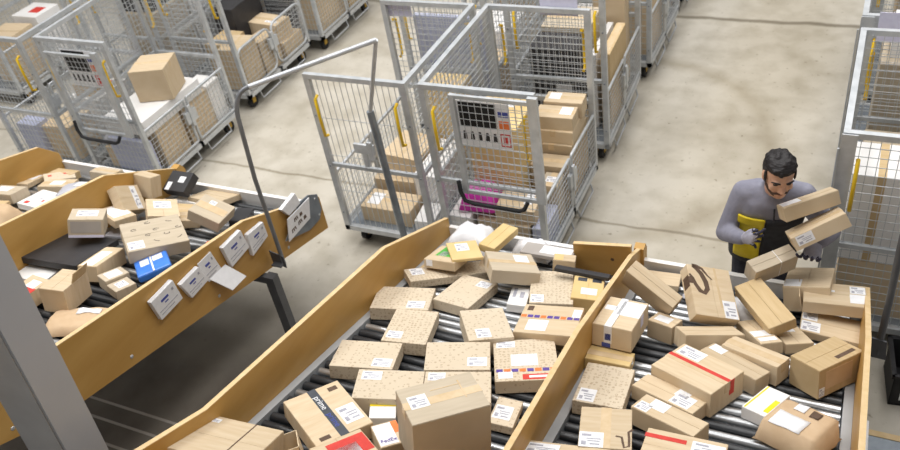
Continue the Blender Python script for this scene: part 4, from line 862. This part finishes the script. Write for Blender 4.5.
# notice cage c2
cc('c2', 'big base carton under the stack in the notice cage', (.60, .97, D0), (.33, .42, .47), .03)
cc('c2', 'middle carton of the stack in the notice cage', (.615, .95, D0 + .4705), (.31, .34, .11), .03)
cc('c2', 'front top carton of the stack in the notice cage, white label at its right', (.62, .885, D0 + .581), (.30, .17, .11), .05, 'cardboard', [BL(.26, .1, .3, .6)])
cc('c2', 'rear top carton of the stack in the notice cage, white label at its left', (.635, 1.06, D0 + .581), (.30, .15, .13), .06, 'cardboard', [BL(-.26, .1, .3, .6)])
cc('c2', 'plain carton in front of the stack in the notice cage', (.63, .66, D0), (.27, .16, .40), .04)
cc('c2', 'tall tan carton behind the notice in the notice cage', (.30, .60, D0), (.38, .42, .82), .04, 'manila', [LB(.1, .3, .2, .2)])
cc('c2', 'brown carton low behind the leaf of the notice cage', (.45, .22, D0), (.42, .26, .20), -.06)
cc('c2', 'flat brown carton on the low carton behind the leaf', (.53, .23, D0 + .202), (.30, .24, .12), .08, 'cardboard', [TP('T', 0, .1, 1, .04, 'ink_red', 'red_tape'), BL(.25, .1, .2, .5)])
cc('c2', 'magenta parcel low in the left corner of the notice cage', (.225, .235, D0 + .24), (.28, .26, .18), .1, 'magenta_poly', kind='bag')
cc('c2', 'pale flat carton lying under the magenta parcel', (.115, .22, D0), (.17, .34, .235), .0, 'white_panel', (), kind='flat')
cc('c2', 'pale lilac plastic parcel at the front right of the notice cage', (.72, .24, D0), (.10, .30, .20), .0, 'lilac_poly', kind='flat')
cc('c2', 'carton standing by the gate of the notice cage', (.70, .48, D0), (.14, .17, .36), 0, 'cardboard_pale', [LB(0, 0, .6, .4)])
# bare-fronted cage c1 (open side left, so local x counts from its left edge after mirroring)
cc('c1', 'large carton at the bottom of the bare-fronted cage', (.30, .62, D0), (.42, .44, .20), .05)
cc('c1', 'white box with a flat top in the bare-fronted cage', (.62, .60, D0), (.20, .52, .34), .0, 'white_panel', (), kind='flat')
cc('c1', 'tan carton on the big one in the bare-fronted cage', (.34, .66, D0 + .202), (.34, .36, .18), -.1)
cc('c1', 'tall tan carton at the back of the bare-fronted cage', (.56, 1.03, D0), (.34, .26, .78), .04, 'manila')
cc('c1', 'low carton just inside the front wires of the bare-fronted cage', (.34, .22, D0), (.44, .24, .14), .0, 'cardboard', [BL(-.3, .0, .24, .6)])
cc('c1', 'small white box inside the front wires of the bare-fronted cage', (.68, .2, D0), (.16, .24, .10), .1, 'white_panel', (), kind='flat')
# c3
cc('c3', 'white slab of card standing in the cage behind the notice cage', (.64, .55, D0), (.05, .6, .70), 0, 'white_panel', (), kind='flat')
cc('c3', 'tall carton in the cage behind the notice cage, by its gate', (.745, .52, D0), (.08, .56, .72), 0, 'cardboard_dark')
cc('c3', 'stacked carton low at the front of the cage behind the notice cage', (.36, .22, D0), (.46, .28, .24), 0)
cc('c3', 'black box on the low carton in the cage behind the notice cage', (.38, .24, D0 + .242), (.44, .28, .30), .03, 'black_box', [BL(.1, .1, .3, .5, 'F')], kind='flat')
cc('c3', 'black case topping the front stack in the cage behind the notice cage', (.36, .24, D0 + .544), (.42, .28, .28), -.03, 'black_box', (), kind='flat')
cc('c3', 'upper pale carton deep in the cage behind the notice cage', (.36, .62, D0), (.42, .40, .85), 0, 'cardboard_pale')
cc('c3', 'tilted open-top carton at the rear of the cage behind the notice cage', (.60, 1.03, D0), (.28, .24, .9), .08, 'cardboard')
# c4
cc('c4', 'tall carton by the gate of the third aisle cage', (.64, .40, D0), (.26, .50, .66), 0)
cc('c4', 'pale carton deep in the third aisle cage', (.34, .80, D0), (.44, .60, .9), 0, 'cardboard_pale')
cc('c4', 'white box low at the front of the third aisle cage', (.26, .28, D0), (.36, .34, .5), 0, 'white_panel', (), kind='flat')
cc('c5', 'stacked carton in the farthest aisle cage', (.52, .5, D0), (.46, .6, .7), 0)
cc('c1b', 'brown carton in the second cage of the bare-fronted row', (.50, .40, D0), (.40, .40, .50), 0)
cc('c1b', 'white box in the second cage of the bare-fronted row', (.46, .85, D0), (.50, .40, .65), 0, 'white_panel', (), kind='flat')
cc('c1b', 'grey board panel on edge in the second cage of the bare-fronted row', (.42, .10, D0), (.66, .05, 1.06), 0, 'lilac_poly', (), kind='flat')
cc('c1c', 'tan carton in the third cage of the bare-fronted row', (.44, .45, D0), (.5, .5, .8), 0)
# left group
cc('l1', 'big tan carton standing high in the far-left notice cage', (.59, .60, D0 + .545), (.34, .33, .31), .34, 'cardboard')
cc('l1', 'white flat carton under the big tan carton by the gate', (.52, .50, D0 + .39), (.48, .80, .148), -.02, 'white_panel', [TP('T', .05, .2, .16, .1, 'paper_lilac', 'label')], kind='flat')
cc('l1', 'ribbed brown carton behind the far-left gate, nearer of two', (.64, .36, D0), (.24, .34, .385), 0)
cc('l1', 'ribbed brown carton behind the far-left gate, farther of two', (.64, .76, D0), (.24, .38, .385), 0)
cc('l1', 'white plastic parcel by the far corner of the far-left gate', (.62, 1.07, D0), (.26, .2, .40), 0, 'white_panel', (), kind='flat')
cc('l1', 'tan carton low behind the black handle of the far-left cage', (.30, .25, D0), (.30, .34, .22), .05)
cc('l1', 'lilac plastic parcel below the black handle of the far-left cage', (.50, .09, D0), (.48, .06, .34), 0, 'lilac_poly', (), kind='flat')
cc('l1', 'clear-topped grey parcel on the low carton of the far-left cage', (.26, .26, D0 + .225), (.34, .30, .12), .1, 'grey_poly', kind='bag')
cc('l1', 'pale carton standing under the far end of the white flat carton', (.26, .80, D0), (.30, .34, .385), 0, 'cardboard_pale')
cc('l2', 'long carton with a label in the rounded-gate cage', (.54, .95, D0 + .18), (.24, .42, .20), 1.45, 'cardboard', [LB(-.2, -.2, .15, .4)])
cc('l2', 'tan carton at the near end of the rounded-gate cage', (.62, .26, D0), (.26, .34, .46), .12)
cc('l2', 'dark tan carton beside the near end of the rounded-gate cage', (.32, .44, D0), (.28, .34, .40), .0, 'cardboard_dark')
cc('l2', 'middle carton by the gate bar of the rounded-gate cage', (.66, .60, D0), (.22, .26, .36), -.15)
cc('l2', 'low carton supporting the long one in the rounded-gate cage', (.58, .98, D0), (.40, .36, .178), 0)
cc('l2', 'black case deep inside the rounded-gate cage', (.20, .90, D0), (.28, .50, .62), 0, 'black_box', (), kind='flat')
cc('l3', 'dark case standing at the front left of the third left cage', (.24, .14, D0), (.34, .16, .8), 0, 'black_box', (), kind='flat')
cc('l2m', 'dark flat case on top of the large carton in the top left corner cage', (.44, .36, D0 + .805), (.44, .36, .14), 0, 'black_box', (), kind='flat')
cc('l3', 'row of tan cartons standing behind the third left gate', (.62, .42, D0), (.26, .56, .42), 0)
cc('l3', 'tan carton at the far side of the third left cage', (.62, .92, D0), (.28, .34, .5), 0, 'cardboard_dark')
cc('l3', 'white box deep in the third left cage', (.26, .64, D0), (.34, .7, .6), 0, 'white_panel', (), kind='flat')
cc('l1m', 'tan carton in the left corner cage', (.50, .30, D0), (.34, .32, .36), .1)
cc('l1m', 'white box with red print in the left corner cage', (.50, .78, D0), (.40, .44, .42), 0, 'white_panel', [TP('T', 0, .2, .4, .3, 'ink_red', 'red_print')], kind='flat')
cc('l1m', 'small brown carton on the white box in the left corner cage', (.52, .70, D0 + .422), (.22, .2, .14), .3, 'cardboard_dark')
cc('l1m', 'lilac parcel at the front of the left corner cage', (.22, .14, D0), (.26, .16, .4), 0, 'lilac_poly', (), kind='flat')
cc('l2m', 'large carton in the top left corner cage', (.44, .40, D0), (.5, .5, .8), 0, 'cardboard_pale')
cc('l2m', 'red and white parcel on the carton in the top left corner cage', (.44, .9, D0), (.5, .4, .86), 0, 'white_panel', [TP('T', .1, 0, .5, .4, 'ink_red', 'red_print')], kind='flat')
cc('l3m', 'tan carton in the cage behind the rounded-gate cage', (.42, .5, D0), (.5, .6, .6), 0)
# right cages
cc('r1', 'white upright box with a brown tape band in the cage behind the worker', (.25, .27, D0 + .42), (.34, .34, .62), 0, 'white_panel', [TP('F', -.05, 0, .13, 1.0, 'cardboard_dark', 'brown_tape'), TP('T', -.05, 0, .13, 1.0, 'cardboard_dark', 'brown_tape')], kind='flat')
cc('r1', 'tan carton under the white upright box behind the worker', (.30, .30, D0), (.42, .40, .418), 0, 'cardboard')
cc('r1', 'lilac-grey parcel beside the white upright box', (.58, .28, D0), (.16, .36, .7), 0, 'lilac_poly', (), kind='flat')
cc('r1', 'pale carton at the back of the cage behind the worker', (.40, .86, D0), (.55, .5, .7), 0, 'cardboard_pale')
cc('r2', 'wide stack of pale card in the top right corner cage', (.44, .45, D0), (.56, .6, .95), 0, 'cardboard_pale')
cc('r2', 'white carton on the pale card in the top right corner cage', (.46, .45, D0 + .955), (.5, .4, .16), 0, 'white_panel', (), kind='flat')
cc('l0', 'tan carton in the cage at the top left corner', (.50, .40, D0), (.4, .4, .55), .1)
cc('l0', 'white carton with red print in the cage at the top left corner', (.52, .85, D0), (.4, .36, .6), 0, 'white_panel', [TP('T', .1, 0, .4, .4, 'ink_red', 'red_print')], kind='flat')
cc('r3', 'tan carton in the farthest right cage', (.42, .5, D0), (.5, .6, .8), 0)

# ---------------------------------------------------------------- the worker
def fuse(mb, name, mat, parent, voxel=.012, smooth=6, sub=0):
    o = mb.build(name + '_raw', mat); r = o.modifiers.new('remesh', 'REMESH'); r.mode = 'VOXEL'; r.voxel_size = voxel
    if smooth: s = o.modifiers.new('smooth', 'SMOOTH'); s.iterations = smooth; s.factor = .5
    bpy.context.view_layer.update()
    me = bpy.data.meshes.new_from_object(o.evaluated_get(bpy.context.evaluated_depsgraph_get())); bpy.data.objects.remove(o)
    for p in me.polygons: p.use_smooth = True
    if not me.materials: me.materials.append(MATS[mat])
    n = bpy.data.objects.new(name, me); COL.objects.link(n); n.parent = parent; return n
def ell(c, rx, ry, n=20, R=None, p=2.0):
    out = []
    for j in range(n):
        a = 2 * PI * j / n; ca, sa = math.cos(a), math.sin(a)
        v = Vector((rx * math.copysign(abs(ca) ** (2 / p), ca), ry * math.copysign(abs(sa) ** (2 / p), sa), 0)); out.append(Vector(c) + (R @ v if R else v))
    return out
def limb(mb, pts, n=12):
    """pts: (point, radius) chain, densified for round bends"""
    P = [Vector(p) for p, r in pts]; r = [q for p, q in pts]; pp, rr_ = [], []
    for i in range(len(P) - 1):
        for k in range(4):
            t = k / 4; pp.append(P[i].lerp(P[i + 1], t)); rr_.append(r[i] * (1 - t) + r[i + 1] * t)
    pp.append(P[-1]); rr_.append(r[-1]); mb.tube(pp, rr_, n)
    for q, w in zip(P, r): mb.ball(q, w, 10, 8)
man = thing('person', 'worker in a grey and black jacket and gloves holding two boxes, looking down', 'person', (-.33, 4.09, 0), (0, 0, .20))
def MW(p):  # world -> local
    return Matrix.Rotation(-.20, 3, 'Z') @ (Vector(p) - Vector((-.33, 4.09, 0)))
HIP = Vector((0, .02, .90)); 
shR, shL = MW((-.455, 4.00, 1.255)), MW((-.145, 4.02, 1.275))
neck = (shR + shL) / 2 + Vector((0, -.045, .085)); head = MW((-.272, 3.84, 1.525))
elR, haR = MW((-.535, 3.95, .985)), MW((-.395, 3.735, 1.135))
elL, haL = MW((.02, 3.985, 1.075)), MW((-.055, 3.80, 1.095))
# body: one continuous skin figure (mostly under the clothes)
b = MB()
HR = Matrix.Rotation(.14, 3, 'Z') @ Matrix.Rotation(.24, 3, 'X')                                   # head bowed forward
def hp(x, y, z): return head + HR @ Vector((x, y, z))
rings = []
for (z, rx, ry, oy) in ((-.112, .030, .032, -.050), (-.098, .046, .056, -.034), (-.075, .057, .072, -.020), (-.045, .065, .083, -.010), (-.01, .070, .090, 0), (.03, .074, .095, .004), (.065, .072, .093, .006), (.095, .058, .076, .008), (.112, .036, .048, .008), (.119, .012, .016, .008)):
    rings.append([head + HR @ Vector((rx * math.cos(2 * PI * j / 20), oy + ry * math.sin(2 * PI * j / 20), z)) for j in range(20)])
b.loft(rings)
b.loft([[hp(x * w, y, z) for x, y in ((-.5, .012), (0, 0), (.5, .012), (.3, .03), (-.3, .03))] for (w, y0, z, ) in ()]) if False else None
b.tube([hp(0, -.088, .018), hp(0, -.098, -.006), hp(0, -.110, -.028), hp(0, -.098, -.036)], [.008, .010, .014, .010], 8)   # nose
for s in (-1, 1):
    b.ball(hp(s * .014, -.098, -.032), .009, 8, 6)
    b.tube([hp(s * .010, -.090, .026), hp(s * .03, -.090, .030), hp(s * .052, -.074, .026)], [.007, .009, .008], 8)        # brow
    b.ball(hp(s * .040, -.068, -.022), (.024, .02, .022), 8, 6)      # cheek
    b.ball(hp(s * .074, .008, -.008), (.010, .022, .034), 10, 8)     # ear
b.ball(hp(0, -.070, -.092), (.028, .022, .02), 8, 6)
limb(b, [(neck + Vector((0, .02, -.04)), .062), (neck.lerp(head + Vector((0, .03, -.06)), .6), .056), (head + Vector((0, .02, -.04)), .054)])
b.loft([ell(HIP.lerp(Vector(((shR + shL) / 2).to_tuple()), max(0, z) / .36) + Vector((0, 0, min(z, 0))), rx, ry, 16) for z, rx, ry in ((-.12, .14, .09), (0, .16, .10), (.12, .14, .09), (.27, .145, .09), (.33, .11, .07))])
for s in (-1, 1): limb(b, [(HIP + Vector((s * .09, 0, -.05)), .075), ((s * .10, -.01, .48), .052), ((s * .11, .03, .09), .036)])
body = fuse(b, 'body', 'skin', man, .007, 3)
# eyes (looking down), brows, lips, beard, hair
mb = MB(); mb.ball(hp(-.031, -.079, .008), (.015, .010, .006), 10, 6); mb.ball(hp(.031, -.079, .008), (.015, .010, .006), 10, 6); mb.build('eyes', 'ink_black', man)
mb = MB()
for s in (-1, 1): mb.tube([hp(s * .014, -.099, .031), hp(s * .034, -.098, .038), hp(s * .056, -.080, .033)], [.004, .006, .003], 8)
mb.build('eyebrows', 'hair', man)
mb = MB(); mb.tube([hp(-.024, -.085, -.060), hp(0, -.094, -.058), hp(.024, -.085, -.060)], [.004, .008, .004], 8); mb.build('lips', 'lips', man)
mb = MB()
for i in range(-8, 9):
    a = i / 8 * 1.35; mb.ball(hp(.062 * math.sin(a) , -.012 - .060 * math.cos(a), -.084 + .05 * abs(math.sin(a)) ** 2), (.011, .016, .022), 8, 6)
mb.tube([hp(-.034, -.082, -.062), hp(-.022, -.094, -.047), hp(0, -.099, -.043), hp(.022, -.094, -.047), hp(.034, -.082, -.062)], .007, 8)
fuse(mb, 'beard', 'beard', man, .005, 2)
mb = MB(); rnd = random.Random(2)
mb.loft([[head + HR @ Vector((rx * math.cos(2 * PI * j / 20), oy + ry * math.sin(2 * PI * j / 20), z)) for j in range(20)] for (z, rx, ry, oy) in ((-.055, .060, .056, .046), (-.02, .073, .068, .038), (.02, .079, .074, .034), (.050, .080, .078, .030), (.072, .078, .096, .008), (.095, .070, .090, .004), (.116, .050, .064, .002), (.128, .02, .03, .0))])
for k in range(70):
    a = rnd.uniform(0, 2 * PI); e = rnd.uniform(.15, 1.3); c = Vector((.070 * math.cos(a) * math.cos(e), .004 + .092 * math.sin(a) * math.cos(e), .070 + .052 * math.sin(e)))
    mb.ball(head + HR @ c, rnd.uniform(.010, .018), 6, 5)
for s in (-1, 1): mb.ball(hp(s * .074, -.022, .02), (.009, .02, .04), 8, 6)
fuse(mb, 'hair', 'hair', man, .006, 1)
# jacket
sp = [(-.14, .185, .125, .0), (-.06, .19, .13, -.004), (.05, .18, .125, -.012), (.18, .185, .13, -.03), (.27, .19, .13, -.05), (.34, .165, .115, -.065), (.39, .12, .095, -.075), (.43, .075, .07, -.08)]
tip = (shR + shL) / 2
def spine(z): return Vector((tip.x * min(1, max(0, z / .36)), HIP.y + (tip.y - HIP.y) * min(1, max(0, z / .36)) , HIP.z + z))
j = MB()
j.loft([ell(spine(z), rx, ry, 24, p=2.3) for z, rx, ry, oy in sp])
limb(j, [(tip.lerp(shR, .5), .085), (shR, .070), (shR.lerp(elR, .5), .062), (elR, .056), (elR.lerp(haR, .45), .050), (elR.lerp(haR, .80), .040)])
limb(j, [(tip.lerp(shL, .5), .085), (shL, .070), (shL.lerp(elL, .5), .062), (elL, .056), (elL.lerp(haL, .45), .050), (elL.lerp(haL, .72), .040)])
limb(j, [(neck + Vector((0, .015, -.05)), .075), (neck + Vector((0, .01, .0)), .070), (neck + Vector((0, .0, .03)), .066), (neck + Vector((0, -.012, .052)), .066)])
jk = fuse(j, 'jacket', 'jacket_grey', man, .011, 4)
# black and yellow front panels follow the jacket as their own cloth
def panel(name, mat, z0, z1, a0, a1, off, parent=man, nz=8, na=12):
    V, F = [], []
    for i in range(nz + 1):
        z = z0 + (z1 - z0) * i / nz
        for q in range(len(sp) - 1):
            if sp[q][0] <= z <= sp[q + 1][0]: break
        t = (z - sp[q][0]) / (sp[q + 1][0] - sp[q][0]); rx = sp[q][1] * (1 - t) + sp[q + 1][1] * t + off; ry = sp[q][2] * (1 - t) + sp[q + 1][2] * t + off
        for k in range(na + 1):
            a = math.radians(a0 + (a1 - a0) * k / na); ca, sa = math.cos(a), math.sin(a); e = 2 / 2.3
            V.append(spine(z) + Vector((rx * math.copysign(abs(ca) ** e, ca), ry * math.copysign(abs(sa) ** e, sa), 0)))
    for i in range(nz):
        for k in range(na): a = i * (na + 1) + k; F.append((a, a + 1, a + na + 2, a + na + 1))
    mb = MB(); mb.add(V, F, True); o = mb.build(name, mat, parent); s = o.modifiers.new('cloth', 'SOLIDIFY'); s.thickness = .01; s.offset = 0; return o
panel('front_panel', 'jacket_black', -.14, .25, 263, 335, .006)
panel('side_panel', 'jacket_black', -.14, .03, 170, 262, .006)
panel('yellow_panel', 'jacket_yellow', -.10, .25, 212, 262, .010)
fl_ = panel('pocket_flap', 'jacket_yellow', .20, .265, 215, 262, .020)
mb = MB(); mb.tube([tip + Vector((0, -.118, -.02)), tip + Vector((.0, -.135, -.10))], .005, 6); mb.build('zip', 'jacket_black', man)
mb = MB()
mb.loft([ell(HIP + Vector((0, 0, z)), rx, ry, 20) for z, rx, ry in ((-.14, .165, .11), (-.05, .175, .118), (.04, .168, .112))])
for s in (-1, 1): limb(mb, [(HIP + Vector((s * .09, 0, -.06)), .088), ((s * .10, -.012, .48), .068), ((s * .11, .03, .07), .056)])
fuse(mb, 'trousers', 'trousers', man, .012, 4)
for s in (-1, 1):
    mb = MB(); mb.loft([ell((s * .11, y, .045), .001 + w, .04, 12, Matrix.Rotation(PI / 2, 3, 'X')) for y, w in ((.09, .028), (.06, .042), (-.02, .045), (-.10, .046), (-.15, .038), (-.175, .02))])
    mb.bb((s * .11 - .045, -.165, .0), (s * .11 + .045, .085, .02)); fuse(mb, 'shoe', 'rubber', man, .008, 2)
def glove(name, wrist, fwd, up, side, curl, spread, scale=1.0):
    """palm and five separate bent fingers; fwd = finger direction, up = back of the hand, side = towards the thumb"""
    f, u, s = fwd.normalized(), up.normalized(), side.normalized(); W0 = Vector(wrist)
    def P(a, b, c): return W0 + (f * a + s * b + u * c) * scale
    g = MB()
    g.loft([[P(a, w * math.cos(q), h * math.sin(q)) for q in [2 * PI * k / 14 for k in range(14)]] for a, w, h in ((-.045, .032, .026), (-.01, .030, .022), (.02, .038, .019), (.055, .043, .018), (.085, .042, .016), (.095, .036, .012))])
    tips = MB()
    for i, (b0, L) in enumerate(((.032, .072), (.011, .080), (-.011, .074), (-.031, .058))):
        a = .085; c = 0.0; ang = 0.0; bb_ = b0; pts = [(P(.06, b0 * .8, 0), .0105)]; 
        for kk, frac in enumerate((.45, .32, .23)):
            ang += curl[min(kk, len(curl) - 1)] * (1 + .08 * i); pts.append((P(a, bb_, c), .0105 - .0012 * kk))
            a += L * frac * math.cos(ang); c -= L * frac * math.sin(ang); bb_ += spread * (1.5 - i) * .008
        pts.append((P(a, bb_, c), .0078))
        limb(g, pts[:3], 8); limb(tips, pts[1:], 8)
    limb(g, [(P(.005, .026, -.004), .015), (P(.035, .052, -.016), .0135), (P(.062, .060, -.030), .0115)], 8); limb(tips, [(P(.058, .059, -.028), .0122), (P(.085, .056, -.042), .0095)], 8)
    o = fuse(g, name, 'glove_grey', man, .0045, 2); fuse(tips, 'glove_fingers', 'glove_dark', o, .0035, 1); return o
dR = (haR - elR).normalized()
glove('glove', elR.lerp(haR, .88), dR + Vector((.25, 0, .15)), Vector((-.25, -.85, .55)), Vector((.15, -.1, .9)), (.30, .35, .3), 1.0, 1.08)
glove('glove', elL.lerp(haL, .86), Vector((-.35, -.95, -.02)), Vector((0, -.05, -1)), Vector((-1, .3, .1)), (.12, .55, .5), .6, 1.08)
# the two boxes he carries
def held(label, c, yaw, a, b, d, decals, tape):
    R = brot(yaw, a, b); n = R @ Vector((0, 0, 1)); return carton(label, Vector(c) - n * d[2] / 2, R, d, 'cardboard', decals, tape)
held('upper long box carried by the worker, with a white label on top', (-.109, 3.867, 1.330), .539, -.157, -.27, (.305, .083, .080), [BL(-.3, .1, .34, .6)], None)
held('lower box carried by the worker, with a white label on its side', (-.046, 3.782, 1.243), .277, -.167, -.528, (.295, .15, .078), [('F', -.28, .1, .3, .7, 'paper', 'shipping_label', 'ink')], 'tape_clear')
